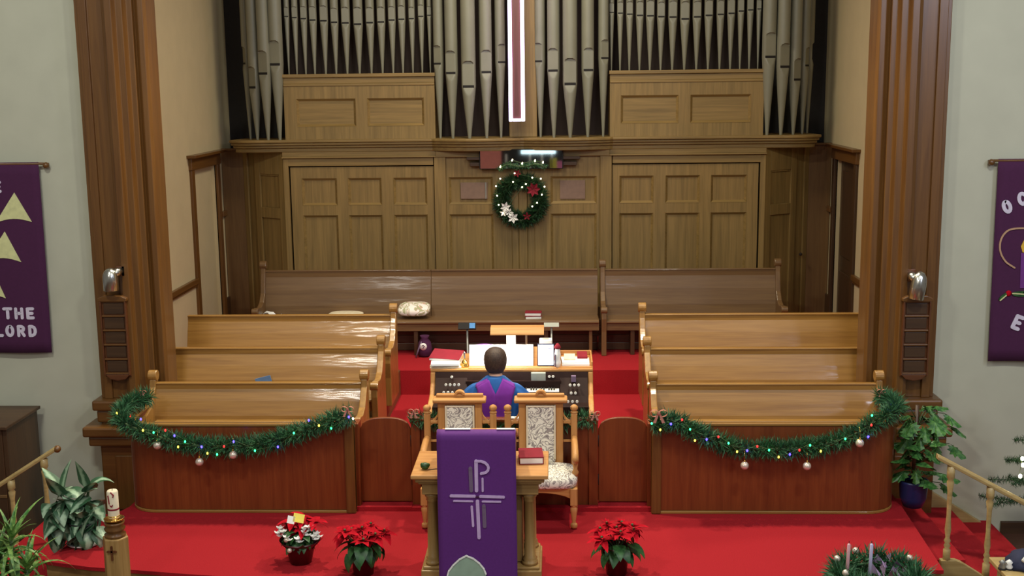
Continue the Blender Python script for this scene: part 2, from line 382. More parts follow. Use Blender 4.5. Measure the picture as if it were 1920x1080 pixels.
# ------------------------------------------------------------------ pipe organ
ORG = thing('pipe_organ', 'large oak pipe organ with rows of pewter pipes against the back wall', 'organ', (0, .3, .46))
def inset(x0, x1, z0, z1, y=0.0, name='panel', mat='organ_z'):
    """a sunk panel with its bevelled moulding"""
    p = part(name, MB().box(x0, x1, y+.028, y+.05, z0, z1), M[mat], ORG)
    a, h = .03, .028; mb = MB(); o = [(x0, z0), (x1, z0), (x1, z1), (x0, z1)]; q = [(x0+a, z0+a), (x1-a, z0+a), (x1-a, z1-a), (x0+a, z1-a)]
    for k in range(4):
        n = (k+1) % 4
        vs = [(o[k][0], y-.004, o[k][1]), (o[n][0], y-.004, o[n][1]), (q[n][0], y+h, q[n][1]), (q[k][0], y+h, q[k][1])]
        vs += [(o[k][0], y+.03, o[k][1]), (o[n][0], y+.03, o[n][1])]
        mb.add(vs, [(0, 1, 2, 3), (0, 4, 5, 1), (4, 3, 2, 5), (0, 3, 4), (1, 5, 2)])
    part('panel_moulding', mb, M['organ_x'], p, recalc=True)
    return p
def framework(name, x0, x1, z0, z1, holes, y=0.0, t=.05, mat='organ_z'):
    """flat frame of stiles and rails around rectangular holes (on a grid)"""
    xs = sorted({x0, x1, *[h[0] for h in holes], *[h[1] for h in holes]}); zs = sorted({z0, z1, *[h[2] for h in holes], *[h[3] for h in holes]})
    mb = MB()
    for a, b in zip(xs[:-1], xs[1:]):
        run = None
        for c, d in zip(zs[:-1], zs[1:]):
            mx, mz = (a+b)/2, (c+d)/2
            solid = not any(h[0] < mx < h[1] and h[2] < mz < h[3] for h in holes)
            if solid: run = (run[0], d) if run else (c, d)
            if (not solid or d == zs[-1]) and run:
                mb.box(a, b, y, y+t, run[0], run[1]); run = None
    return part(name, mb, M[mat], ORG)
ZT, ZM, ZL = 2.555, 2.20, 2.07
def bay(cols, x0, x1, zt, name):
    holes = [(a, b, ZM, ZT) for a, b in cols] + [(a, b, .95, ZL) for a, b in cols]
    framework(name, x0, x1, .46, zt, holes)
    for h in holes: inset(*h)
Lc = [(-2.89, -2.43), (-2.285, -1.845), (-1.69, -1.25)]
bay(Lc, -3.035, -1.16, 2.70, 'panel_frame')
bay([(-b, -a) for a, b in Lc][::-1], 1.16, 3.035, 2.70, 'panel_frame')
bay([(-.965, -.39)], -1.15, -.15, 2.82, 'panel_frame')
bay([(.36, .955)], .15, 1.15, 2.82, 'panel_frame')
for s in (-1, 1):
    part('corner_post', MB().box(*sorted((s*3.055, s*3.125)), -.025, .05, .46, 2.82), M['organ_z'], ORG, .006)
    part('frame_header', MB().box(*sorted((s*1.16, s*3.06)), -.025, .05, 2.715, 2.82), M['organ_x'], ORG, .006)
    part('pilaster_strip', MB().box(*sorted((s*1.0, s*1.15)), -.04, 0, .46, 2.82), M['organ_z'], ORG, .006)
    part('frieze', MB().box(*sorted((s*1.12, s*3.125)), -.045, .05, 2.84, 2.90).box(*sorted((s*1.12, s*3.13)), -.065, .05, 2.82, 2.84), M['organ_x'], ORG, .004)
    # canted side returns in shadow, with sunk panels
    M4 = Matrix.Translation((s*3.125, 0.0, 0)) @ Matrix.Rotation(s*radians(34), 4, 'Z')
    def sb(mb, u0, u1, v0, v1, z0, z1): return mb.box(*sorted((s*u0, s*u1)), v0, v1, z0, z1, M4)
    part('side_return', sb(MB(), 0, .78, .03, .06, .46, 2.9), M['organ_z'], ORG)
    fr = sb(MB(), 0, .1, 0, .03, .46, 2.9)
    for (z0, z1) in ((2.6, 2.9), (2.02, 2.16), (.46, .7)): sb(fr, .1, .46, 0, .03, z0, z1)
    sb(fr, .46, .56, 0, .03, .46, 2.9); sb(fr, .7, .78, 0, .03, .46, 2.9)
    part('side_frame', fr, M['organ_z'], ORG, .006)
    part('side_moulding', sb(sb(MB(), .1, .46, .01, .03, 2.58, 2.6), .1, .12, .01, .03, .7, 2.6), M['organ_z'], ORG, .004)
    if s > 0: part('door_knob', MB().sphere(M4 @ Vector((.63, -.04, 1.47)), .022), M['backing'], ORG, label='small dark door knob on the side return')
# centre strip under the wreath
part('centre_post', MB().box(-.15, -.055, -.02, .05, .46, 2.82).box(.055, .15, -.02, .05, .46, 2.82).box(-.055, .055, -.045, .05, .46, 2.82), M['organ_z'], ORG, .008)
for q in ((-.72, -.5, -.12, 0, 2.78, 2.82), (-.68, -.5, -.10, 0, 2.70, 2.75), (.48, .74, -.12, 0, 2.78, 2.82), (.48, .70, -.10, 0, 2.70, 2.75)): part('bracket_board', MB().box(*q), M['dark_x'], ORG, .006)
# shelf: straight runs, two bulges in the middle and round ends
def shelf_poly(off):
    p = []
    for i in range(13):
        a = pi - i*pi*.62/12; p.append((-3.45 + (.42+off)*cos(a)*.8, .02 - (.15+off)*sin(a)))
    p += [(-3.1, -.10-off), (-1.16, -.10-off)]
    for i in range(9): p.append((-1.12 + i*1.10/8, -.13-off-.15*sin(pi*i/8)))
    for i in range(9): p.append((.02 + i*1.10/8, -.13-off-.15*sin(pi*i/8)))
    p += [(1.16, -.10-off), (3.1, -.10-off)]
    for i in range(13):
        a = pi*.62 - i*pi*.62/12; p.append((3.45 + (.42+off)*cos(a)*.8, .02 - (.15+off)*sin(a)))
    return p + [(3.75, .55), (-3.75, .55)]
part('shelf', MB().prism(shelf_poly(.05), 'z', 3.025, 3.06).prism(shelf_poly(.02), 'z', 2.99, 3.025), M['organ_x'], ORG, .008)
part('cornice', MB().prism(shelf_poly(-.015), 'z', 2.955, 2.99).prism(shelf_poly(-.05), 'z', 2.90, 2.956), M['organ_x'], ORG, .008)
part('frieze', MB().box(-1.12, 1.12, -.06, .05, 2.82, 2.92), M['organ_x'], ORG, .004)
# upper cases
for s in (-1, 1):
    x0, x1 = sorted((s*1.125, s*3.08))
    hs = [tuple(sorted((s*1.265, s*2.0))) + (3.225, 3.58), tuple(sorted((s*2.15, s*2.92))) + (3.225, 3.58)]
    framework('upper_frame', x0, x1, 3.06, 3.74, hs)
    for h in hs: inset(*h, mat='organ_x')
    part('upper_side', MB().box(x0, x0+.03, .05, .5, 3.06, 3.85), M['organ_z'], ORG)
    part('upper_side', MB().box(x1-.03, x1, .05, .5, 3.06, 3.85), M['organ_z'], ORG)
    part('crest', MB().box(x0-.01, x1+.01, -.03, .30, 3.85, 3.895).box(x0, x1, -.012, .05, 3.74, 3.77).box(x0, x1, 0, .05, 3.77, 3.85), M['organ_x'], ORG, .006)
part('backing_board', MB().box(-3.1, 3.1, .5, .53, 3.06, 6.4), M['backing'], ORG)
part('centre_pilaster', MB().box(-.17, .19, .05, .2, 3.06, 6.4), M['organ_z'], ORG, .01)

def pipe(x, y, z0, zm, r, yaw=0, zt=6.2, c=.60):
    """foot cone, mouth pressed flat with an arched upper lip and a round lower lip, straight body"""
    n = 36; rg = []; h = r*3.5; w = sqrt(1-c*c)*.97
    foot = lambda z: r*(.22+.78*(z-z0)/(zm-z0))
    def ring(z, rad, d, half):
        o = []
        for j in range(n):
            a = 2*pi*(j+.5)/n; px, py = rad*cos(a), -rad*sin(a)
            if py < -d and abs(px) <= half: py = -d
            o.append((x+px*cos(yaw)-py*sin(yaw), y+px*sin(yaw)+py*cos(yaw), z))
        rg.append(o)
    ring(z0, r*.22, 9, 0)
    lb = zm-r*1.25; ring(lb-.002, foot(lb), 9, 0)
    for k in range(1, 7):   # lower lip: a sloping U
        t = k/6; z = lb+(zm-lb)*t; ring(z, foot(z), foot(z)*(1-(1-c)*t), w*r*sqrt(1-(1-t)**2))
    ring(zm+.003, r, c*r, w*r); ah = w*r*.9; ring(zm+h-ah, r, c*r, w*r)
    for k in range(1, 9):
        t = k/8; ring(zm+h-ah+ah*t, r, c*r, w*r*sqrt(max(0, 1-t*t)))
    ring(zm+h+.002, r, 9, 0); ring(zt, r, 9, 0)
    o = part('organ_pipe', MB().rings(rg), M['pipe'], ORG, recalc=False)
    o.data.set_sharp_from_angle(angle=radians(32))
    sw, d = w*r, c*r
    mm = Matrix.Translation((x, y, zm)) @ Matrix.Rotation(yaw, 4, 'Z')
    part('mouth_slot', MB().box(-sw, sw, -d-.004, -d+.02, -r*.16, r*.2, mm), M['black'], o, recalc=False)
def px_pipe(xb, yb, slot_y, wpx, Y, z0, yaw=0, zt=6.2):
    p = wy(xb, yb, Y); s = wy(xb, slot_y, Y-.05); pipe(p.x, Y, z0, s.z, wpx/144/2, yaw, zt)
fx = [541.9,556.9,573.6,590.6,611,630.6,651.4,674.4,696.7,717.5,737.5,755.8,774.4,791.9,807.2]
sl = [110,118,125,135,140,150,155,163,153,148,135,130,125,110,102]; wd = [34,40,45,50,55,52,58,62,56,55,50,50,42,42,32]
for a, b, c in zip(fx, sl, wd): px_pipe(a, 136, b/3.6, c/3.6*1.03, .14, 3.895)
fx = [1146.4,1162.6,1180,1199,1218.4,1238.6,1260.4,1283,1305.5,1327.3,1349,1368.9,1387,1404.5,1420.7]
sl = [58,62,67,73,75,79,81,90,80,73,68,63,52,47,42]
for a, b, c in zip(fx, sl, wd): px_pipe(a, 128.6, b/2.526, c/3.6*1.05, .14, 3.895)
for a, b, c, Y, q in ((826,119.4,19,.03,-25),(849.4,137,23,-.08,-10),(880.6,162.5,26.5,-.14,0),(912.8,135.6,23,-.08,10),(939.7,116.7,19,.03,30)):
    px_pipe(a, 258, b, c, Y, 3.06, radians(q))
for a, b, c, Y, q in ((1013.8,115,19,.03,-30),(1038.7,132.6,23,-.08,-10),(1069.2,157.6,26.5,-.14,0),(1102,131.8,23,-.08,10),(1131,109,19,.03,25)):
    px_pipe(a, 254, b, c, Y, 3.06, radians(q))
for a, b, c, Y, q in ((525,121,25,0,-12),(503,138,24,0,-22),(483,164,22,.08,-36),(470,119,18,.22,-60)): px_pipe(a, 258, b, c, Y, 3.06, radians(q))
for a, b, c, Y, q in ((1438,107,25,0,12),(1464,125.5,24,0,22),(1487,149.6,22,.08,36),(1504,123,19,.22,55),(1513,110,17,.36,80)): px_pipe(a, 248, b, c, Y, 3.06, radians(q))

# illuminated cross
CR = thing('illuminated_cross', 'tall wooden cross edged with glowing white tube in front of organ', 'cross', (-.05, -.3, 3.27))
part('cross_body', MB().box(-.135, .02, -.32, -.26, 3.29, 6.3).box(-.6, .5, -.32, -.26, 5.45, 5.6), wood('cross_wood', (84, 46, 44), (100, 58, 52), 'z'), CR, .004)
for (x0, x1, z0, z1) in ((-.158, -.112, 3.275, 5.43), (-.003, .043, 3.275, 5.43), (-.112, -.003, 3.275, 3.31), (-.158, -.112, 5.62, 6.3), (-.003, .043, 5.62, 6.3), (-.6, -.158, 5.43, 5.46), (.043, .5, 5.43, 5.46)):
    part('neon_tube', MB().box(x0, x1, -.345, -.30, z0, z1), M['neon'], CR, .01, label='glowing white tube')
part('bracket', MB().box(-.09, -.02, -.26, .05, 4.2, 4.3).box(-.09, -.02, -.26, .05, 5.0, 5.1), M['dark_z'], CR)

# mirror, notices
MR = thing('choir_mirror', 'long rectangular mirror tilted above the wreath on the organ front', 'mirror', (-.02, -.1, 2.67))
rm = Matrix.Translation((-.015, -.13, 2.79)) @ Matrix.Rotation(radians(0), 4, 'X')
part('mirror_frame', MB().box(-.54, .54, .0, .03, -.128, .128, rm), M['black'], MR, .004)
part('mirror_glass', MB().box(-.525, .525, -.004, .004, -.118, .118, rm), M['mirror'], MR)
def card(name, x0, y0, x1, y1, Y, mat, label, cat, t=.006, bev=.001):
    a, b = wy(x0, y1, Y), wy(x1, y0, Y)
    return solo(name, MB().box(a.x, b.x, Y-t, Y, a.z, b.z), mat, label, cat, bev)
M['notice'] = plain('faded_pinkish_paper', (128, 102, 86), .5)
card('notice', 1050, 338, 1097, 373, .018, M['notice'], 'faded notice card on the organ panel right of the wreath', 'notice')
FR = thing('framed_notice', 'faded framed notice on the organ panel left of the wreath', 'notice', wy(888, 372, .02))
a, b = wy(864, 373, .01), wy(914, 342, .01)
part('card', MB().box(a.x, b.x, .0, .022, a.z, b.z), M['notice'], FR, .002)
part('metal_edge', MB().box(b.x-.03, b.x-.015, -.012, .0, a.z, b.z), M['steel'], FR, .002)

# ------------------------------------------------------------------ greenery helpers
def needles(mb, p, axis, R, n, length, rnd, flat=0):
    """a tuft of thin blades around point p, spreading from the given axis"""
    ax = Vector(axis).normalized()
    for _ in range(n):
        d = Vector((rnd.gauss(0, 1), rnd.gauss(0, 1), rnd.gauss(0, 1)))
        d = (d - ax*d.dot(ax)).normalized(); t = (d + ax*rnd.uniform(-.7, .7)).normalized()
        L = length*rnd.uniform(.6, 1.15); wv = t.cross(Vector((rnd.gauss(0, 1), rnd.gauss(0, 1), rnd.gauss(0, 1)))).normalized()*L*.07
        b = Vector(p) + d*R*rnd.uniform(.1, .8); e = b + t*L
        mb.add([b-wv, b+wv, e], [(0, 1, 2)])
def smooth_path(pts, n):
    """Catmull-Rom through pts"""
    P = [Vector(p) for p in pts]; P = [P[0]*2-P[1]] + P + [P[-1]*2-P[-2]]; out = []
    for i in range(1, len(P)-2):
        for k in range(n):
            t = k/n; a, b, c, d = P[i-1:i+3]
            out.append(.5*((2*b) + (c-a)*t + (2*a-5*b+4*c-d)*t*t + (3*b-a-3*c+d)*t**3))
    out.append(P[-2]); return out
def garland(label, pts, R=.085, dens=26, seed=1, L=.085):
    rnd = random.Random(seed); path = smooth_path(pts, 14)
    g = thing('garland', label, 'garland', path[0])
    mb = MB(); acc = 0
    for a, b in zip(path[:-1], path[1:]):
        seg = (b-a).length; acc += seg
        k = int(seg/.012)+1
        for i in range(k): needles(mb, a.lerp(b, (i+rnd.random())/k), b-a, R*.8, dens, L, rnd)
    part('needle_sprays', mb, M['needle'], g, recalc=False, kind='stuff')
    part('core_wire', MB().tube(path, .012, 6), M['stem'], g)
    return g, path
def light_string(label, bulbs, r=.009):
    s = thing('light_string', label, 'string lights', bulbs[0][0])
    part('wire', MB().tube([p + Vector((0, .03, 0)) for p, _ in bulbs], .003, 5), M['stem'], s)
    for p, c in bulbs: part('bulb', MB().sphere(p, r, 8, 6, (1, 1, 1.25)), M['bulb_'+c], s, recalc=False, label={'w': 'warm white bulb', 'g': 'green bulb', 'r': 'red bulb', 'b': 'blue bulb', 'y': 'yellow bulb'}[c])
def bauble(p, label, r=.036):
    t = thing('bauble', label, 'bauble', p, 0)
    part('ball', MB().sphere(p, r, 14, 10), M['silver'], t, recalc=False)
    part('cap', MB().lathe([(.009, r-.002), (.009, r+.012), (.003, r+.014)], p, 8), M['brass'], t)
    part('loop', MB().tube([(p[0], p[1], p[2]+r+.01), (p[0]+.003, p[1]+.01, p[2]+r+.05), (p[0], p[1]+.03, p[2]+r+.10)], .0022, 5), M['brass'], t)
def bow(p, label, sc=1, mat='pink'):
    t = thing('ribbon_bow', label, 'bow', p); p = Vector(p)
    for s in (-1, 1):
        pts = [p + Vector((s*.075*sc*(1-cos(a))*.5*1.1, -.01-.03*sc*sin(a), .035*sc*sin(a)*1.2+.01*sc)) for a in [i*2*pi/12 for i in range(13)]]
        mb = MB()
        for q, e in zip(pts[:-1], pts[1:]): mb.add([q+Vector((0, -.018*sc, 0)), q+Vector((0, .018*sc, 0)), e+Vector((0, .018*sc, 0)), e+Vector((0, -.018*sc, 0))], [(0, 1, 2, 3)], True)
        part('loop', mb, M[mat], t, recalc=False)
        part('tail', MB().add([p+Vector((0, -.02, 0)), p+Vector((s*.02*sc, -.02, .0)), p+Vector((s*.06*sc, -.03, -.08*sc)), p+Vector((s*.03*sc, -.035, -.085*sc))], [(0, 1, 2, 3)]), M[mat], t, recalc=False)
    part('knot', MB().sphere(p + Vector((0, -.015, .008*sc)), .02*sc, 10, 7), M[mat], t, recalc=False)

# wreath on the organ
WR = thing('wreath', 'green Christmas wreath with white lights hanging in the middle of the organ front', 'wreath', (-.025, -.08, 1.89))
rnd = random.Random(3); mb = MB()
for i in range(260):
    a = 2*pi*i/260; c = Vector((-.025+.255*cos(a), -.10, 2.255+.255*sin(a)))
    needles(mb, c, (-sin(a), 0, cos(a)), .105, 22, .085, rnd)
part('needle_sprays', mb, M['needle2'], WR, recalc=False, kind='stuff')
part('wreath_ring', MB().tube([(-.025+.27*cos(a), -.07, 2.255+.27*sin(a)) for a in [2*pi*i/40 for i in range(41)]], .03, 8), M['stem'], WR)
def flower(p, n, L, mat, parent, name='petal', tilt=.35, ph=0):
    for k in range(n):
        a = 2*pi*k/n+ph; d = Vector((cos(a), -tilt, sin(a))).normalized(); s = Vector((-sin(a), 0, cos(a)))*L*.24
        e = p + d*L; m = p + d*L*.55 + Vector((0, -.012, 0))
        part(name, MB().add([p, m-s, e, m+s], [(0, 1, 2, 3)]), M[mat], parent, recalc=False)
for (x, y, n, L, mt) in ((948, 388, 6, .075, 'white'), (962, 408, 6, .08, 'white'), (955, 398, 5, .06, 'white'), (944, 399, 5, .055, 'white'), (1000, 355, 7, .10, 'redbook'), (988, 405, 5, .06, 'redbook'), (970, 325, 5, .055, 'redbook')):
    flower(wy(x, y, -.20), n, L, mt, WR, 'white_petal' if mt == 'white' else 'red_petal', ph=x)
wb = [(938, 335), (930, 349), (932, 367), (935, 384), (962, 341), (965, 325), (998, 333), (1014, 335), (1021, 350), (1016, 365), (1007, 380), (998, 387), (986, 345), (979, 351), (943, 400), (957, 403)]
light_string('string of small white lights wound round the organ wreath', [(wy(x, y, -.205), 'w') for x, y in wb], .0085)
tw = [(938, 313), (960, 301), (979, 307), (1003, 302), (1018, 305)]
g, _ = garland('thin green sprig with lights over the long mirror bottom edge', [wy(x, y+4, -.17) for x, y in ((935, 316), (950, 305), (979, 309), (1005, 304), (1025, 311))], .03, 7, 5, .05)
light_string('five white lights on the sprig over the mirror', [(wy(x, y, -.21), 'w') for x, y in tw], .0085)

# ------------------------------------------------------------------ pews
def pew_back(x0, x1, yb, zf, zt):
    z0 = zf+.42; H = zt-z0
    f = [(yb-.13, z0), (yb-.115, z0+H*.25), (yb-.075, z0+H*.6), (yb-.035, z0+H*.88), (yb-.035, zt)]
    b = [(yb+.005, zt), (yb, z0+H*.88), (yb-.045, z0+H*.6), (yb-.085, z0+H*.25), (yb-.10, z0)]
    return f + b
def end_profile(yb, zf, zt):
    q = [(yb-.54, zf), (yb-.54, zf+.30), (yb-.56, zf+.46), (yb-.55, zf+.56), (yb-.48, zf+.60), (yb-.32, zf+.58), (yb-.20, zf+.62), (yb-.11, zf+.72), (yb-.055, zt-.02), (yb-.045, zt+.05),
         (yb+.03, zt+.05), (yb+.045, zt-.1), (yb+.03, zf+.5), (yb+.04, zf)]
    return q
def pew(name, label, x0, x1, yb, zf, zt, ends, mat='pew', group=None, seams=()):
    t = thing(name, label, 'pew', ((x0+x1)/2, yb-.25, zf), 0, group)
    xs = [x0, *seams, x1]
    for a, b in zip(xs[:-1], xs[1:]):
        k = part('backrest', MB().prism(pew_back(a, b, yb, zf, zt), 'x', a+.0015, b-.0015), M[mat+'_x'], t, .004)
        part('top_cap', MB().box(a+.0015, b-.0015, yb-.045, yb+.015, zt, zt+.018), M[mat+'_x'], k, .006)
    part('seat', MB().prism([(yb-.53, zf+.405), (yb-.53, zf+.43), (yb-.50, zf+.445), (yb-.11, zf+.425), (yb-.11, zf+.40)], 'x', x0, x1), M[mat+'_x'], t, .005)
    part('seat_apron', MB().box(x0, x1, yb-.50, yb-.475, zf+.31, zf+.405), M[mat+'_x'], t)
    for e in ends:
        x = x0 if e < 0 else x1; a, b = (x-.055, x+.005) if e < 0 else (x-.005, x+.055)
        k = part('end_panel', MB().prism(end_profile(yb, zf, zt), 'x', a, b), M[mat+'_z'], t, .008)
        part('top_scroll', MB().tube([(a-.012, yb-.01, zt+.085), (b+.012, yb-.01, zt+.085)], .052, 16, False), M[mat+'_y'], k, .008)
        part('arm_scroll', MB().tube([(a-.01, yb-.53, zf+.565), (b+.01, yb-.53, zf+.565)], .04, 14, False), M[mat+'_y'], k, .008)
    for e in (-1, 1):
        if e not in ends:
            x = x0+.1 if e < 0 else x1-.1
            part('leg', MB().prism([(yb-.46, zf), (yb-.46, zf+.405), (yb-.1, zf+.405), (yb-.02, zf)], 'x', x-.02, x+.02), M[mat+'_z'], t, .004)
    return t
pew('choir_pew', 'front pew left of the organ console behind the left garland', -3.385, -1.415, -4.55, .17, .97, (-1, 1))
pew('choir_pew', 'middle pew of the left block with a blue paper on it', -3.56, -1.36, -3.80, .318, 1.14, (1,))
pew('choir_pew', 'back pew of the left block below the blank cream doorway', -3.53, -1.335, -3.02, .468, 1.32, (1,))
pew('choir_pew', 'front pew right of the organ console behind the right garland', 1.355, 3.40, -4.55, .17, .95, (-1, 1))
pew('choir_pew', 'middle pew of the right block with pale window glare', 1.355, 3.50, -3.80, .318, 1.12, (-1,))
pew('choir_pew', 'back pew of the right block below the brown door', 1.36, 3.62, -3.02, .468, 1.315, (-1,))
t = pew('rear_pew', 'long dark rear pew against the organ with cushion and hymnals on it', -3.24, .945, -.72, .46, 1.44, (-1,), 'rear', None, (-1.143,))
for k in range(4): part('kick_board', MB().box(-1.9, .94, -.93+.01*(k % 2), -.90, .465+k*.098, .465+k*.098+.092), M['dark_x'], t, .004)
for x in (-1.3, .3):
    part('leg', MB().box(x-.025, x+.025, -1.2, -.85, .46, .865), M['dark_z'], t, .004)
pew('rear_pew', 'shorter dark rear pew against the organ right of the divider', 1.03, 3.15, -.72, .46, 1.435, (-1, 1), 'rear')
t = bpy.data.objects['rear_pew.001']
for k in range(4): part('kick_board', MB().box(.945, 2.3, -.93+.01*(k % 2), -.90, .465+k*.098, .465+k*.098+.092), M['dark_x'], t, .004)
part('leg', MB().box(1.33, 1.38, -1.2, -.94, .46, .865), M['dark_z'], t, .004)
# pews sit directly before the organ: low plinth fills the gap underneath
structure('baseboard_back', MB().box(-3.1, 3.1, -.12, -.06, .46, .85), M['dark_x'])

# ------------------------------------------------------------------ choir front, gates, screen
def curved_front(s, xi, xo):
    R = .28; o = [(s*xi, -5.40)]
    for i in range(9):
        a = i*pi/2/8; o.append((s*(xo-R+R*sin(a)), -5.40+R-R*cos(a)))
    o.append((s*xo, -4.62)); return o
def strip(path, t, z0, z1, mb=None):
    """a thin board standing on an outline"""
    mb = mb or MB(); n = len(path); inn = []
    for i, p in enumerate(path):
        a = Vector(path[max(i-1, 0)]); b = Vector(path[min(i+1, n-1)]); d = (b-a).normalized(); q = Vector((-d.y, d.x))
        if q.y < 0: q = -q
        if abs(q.y) < .05: q = Vector((-math.copysign(1, p[0]), 0))
        inn.append((p[0]+q.x*t, p[1]+q.y*t))
    return mb.prism(list(path)+inn[::-1], 'z', z0, z1)
for s, xi, xo, sd in ((-1, 1.36, 3.44, 'left'), (1, 1.255, 3.42, 'right')):
    cf = thing('choir_rail', 'red brown wooden choir front with rounded outer corner under the %s garland' % sd, 'choir rail', (s*2.4, -5.3, 0))
    path = curved_front(s, xi, xo)
    part('front_panel', strip(path, .03, .03, .80), M['rail_z'], cf)
    out = [(x+(s*.015 if abs(y+5.4) > .3 else 0), y-.012) for x, y in path]
    part('base_moulding', strip(out, .045, 0, .026), M['pew_x'], cf, .006)
    part('top_moulding', strip(out, .06, .80, .825), M['pew_x'], cf, .006)
    part('book_ledge', MB().box(*sorted((s*(xi+.06), s*(xo-.3))), -5.385, -5.315, .81, .838), M['pew_x'], cf, .008)
    part('end_post', MB().box(*sorted((s*xi, s*(xi+.085))), -5.425, -5.33, 0, .84), M['pillar_z'], cf, .012)
    part('end_return', MB().box(*sorted((s*(xi-.028), s*(xi+.05))), -5.33, -5.18, .02, .80), M['rail_z'], cf, .005)
def gate(x0, x1, label, hx):
    g = thing('swing_gate', label, 'gate', ((x0+x1)/2, -5.22, .05))
    w2 = (x1-x0)/2; c = (x0+x1)/2; pl = [(x0, .05), (x1, .05)]
    for i in range(17):
        u = 1-i/8; pl.append((c+w2*u, .72+.11*sqrt(max(0, 1-abs(u)**2.6))))
    part('gate_panel', MB().prism(pl, 'y', -5.24, -5.205), M['rail_z'], g, .006)
    for z in (.26, .62): part('hinge', MB().tube([(hx, -5.25, z-.05), (hx, -5.25, z+.05)], .012, 8), M['black'], g, label='dark hinge')
gate(-1.335, -.875, 'arched swing gate on the left beside the pulpit chairs', -.868)
gate(.795, 1.235, 'arched swing gate on the right beside the pulpit chairs', .788)
sc = thing('organ_screen', 'low brown wooden screen behind the two pulpit chairs', 'screen', (-.04, -5.22, 0))
part('screen_panel', MB().box(-.80, .72, -5.25, -5.215, .02, .80), M['rail_z'], sc)
for x in (-.83, .75): part('screen_post', MB().box(x-.042, x+.042, -5.275, -5.20, 0, .84), M['rail_z'], sc, .008)
part('screen_cap', MB().box(-.80, .72, -5.27, -5.19, .80, .825), M['rail_x'], sc, .006)

q0, q1 = wy(955, 783, -5.23), wy(975, 779, -5.23)
solo('white_paper', MB().box(q0.x, q1.x, -5.262, -5.20, .8255, .831), M['white'], 'small white paper on top of the low screen behind the chairs', 'paper')
# garlands
Yg = -5.50
def gp(l): return [wy(x, y, Y) for x, y, Y in l]
g1, p1 = garland('green garland swagged on the left choir front', gp([(282, 742, -4.9), (236, 760, -5.2), (228, 788, -5.46), (275, 812, Yg), (340, 830, Yg), (420, 838, Yg), (500, 830, Yg), (570, 808, Yg), (625, 788, Yg), (660, 778, Yg)]), .085, 22, 11)
g2, p2 = garland('green garland swagged on the right choir front', gp([(1222, 796, Yg), (1262, 788, Yg), (1310, 812, Yg), (1370, 836, Yg), (1440, 842, Yg), (1520, 838, Yg), (1590, 820, Yg), (1645, 790, Yg), (1682, 762, -5.35), (1650, 742, -5.0)]), .085, 22, 12)
g3, p3 = garland('green garland along the screen behind the pulpit chairs', gp([(768, 790, -5.27), (800, 786, -5.25), (860, 800, -5.25), (940, 804, -5.25), (1020, 800, -5.25), (1085, 786, -5.25), (1118, 792, -5.27)]), .075, 14, 13)
LB = [(228,787,'g'),(244,780,'r'),(264,786,'b'),(219,775,'y'),(268,807,'y'),(288,811,'g'),(310,807,'r'),(327,817,'b'),(347,828,'g'),(334,838,'y'),(378,838,'b'),(389,850,'y'),(407,852,'g'),(420,837,'r'),(438,828,'b'),(478,845,'g'),(521,838,'b'),(551,812,'g'),(579,788,'b'),(598,798,'y'),(621,803,'g'),(654,782,'b'),(662,785,'w')]
RB = [(1222,794,'g'),(1238,806,'y'),(1258,795,'b'),(1279,787,'r'),(1294,805,'g'),(1303,826,'y'),(1325,824,'b'),(1347,819,'r'),(1366,831,'g'),(1382,847,'y'),(1401,845,'b'),(1420,837,'r'),(1442,844,'g'),(1460,857,'y'),(1481,852,'b'),(1499,844,'r'),(1519,835,'g'),(1539,846,'y'),(1585,823,'g'),(1609,826,'y'),(1628,819,'b'),(1634,797,'r'),(1666,771,'b'),(1635,779,'g'),(1687,777,'r')]
def bl(l): return [(wy(x, y, (-5.60 if 250 < x < 1660 else -5.42)), c) for x, y, c in l]
light_string('string of coloured lights in the left choir front garland', bl(LB), .0085)
light_string('string of coloured lights in the right choir front garland', bl(RB), .0085)
for x, y, l in ((295, 835, 'silver bauble nearest the left end of the left garland'), (374, 866, 'silver bauble hanging lowest below the left garland'), (437, 853, 'shiny bauble in the middle of the left garland')): bauble(wy(x, y, -5.56), l)
for x, y, l in ((1396, 873, 'silver bauble below the left half of the right garland'), (1513, 874, 'silver bauble below the right half of the right garland'), (1612, 831, 'gold lit bauble near the right end of the right garland')): bauble(wy(x, y, -5.60), l)
for x, y, Y, l, k in ((652, 768, -5.6, 'pink ribbon bow at the aisle end of the left garland', 1), (268, 735, -5.0, 'pink ribbon bow where the left garland meets the pilaster', .6), (1235, 776, -5.58, 'brownish pink ribbon bow at the aisle end of the right garland', 1.3), (1652, 734, -5.1, 'pink ribbon bow where the right garland meets the pilaster', .7), (776, 772, -5.3, 'pink ribbon bow left of the pulpit chairs', .9), (1115, 776, -5.3, 'pink ribbon bow right of the pulpit chairs', .9)):
    bow(wy(x, y, Y), l, k*.68)

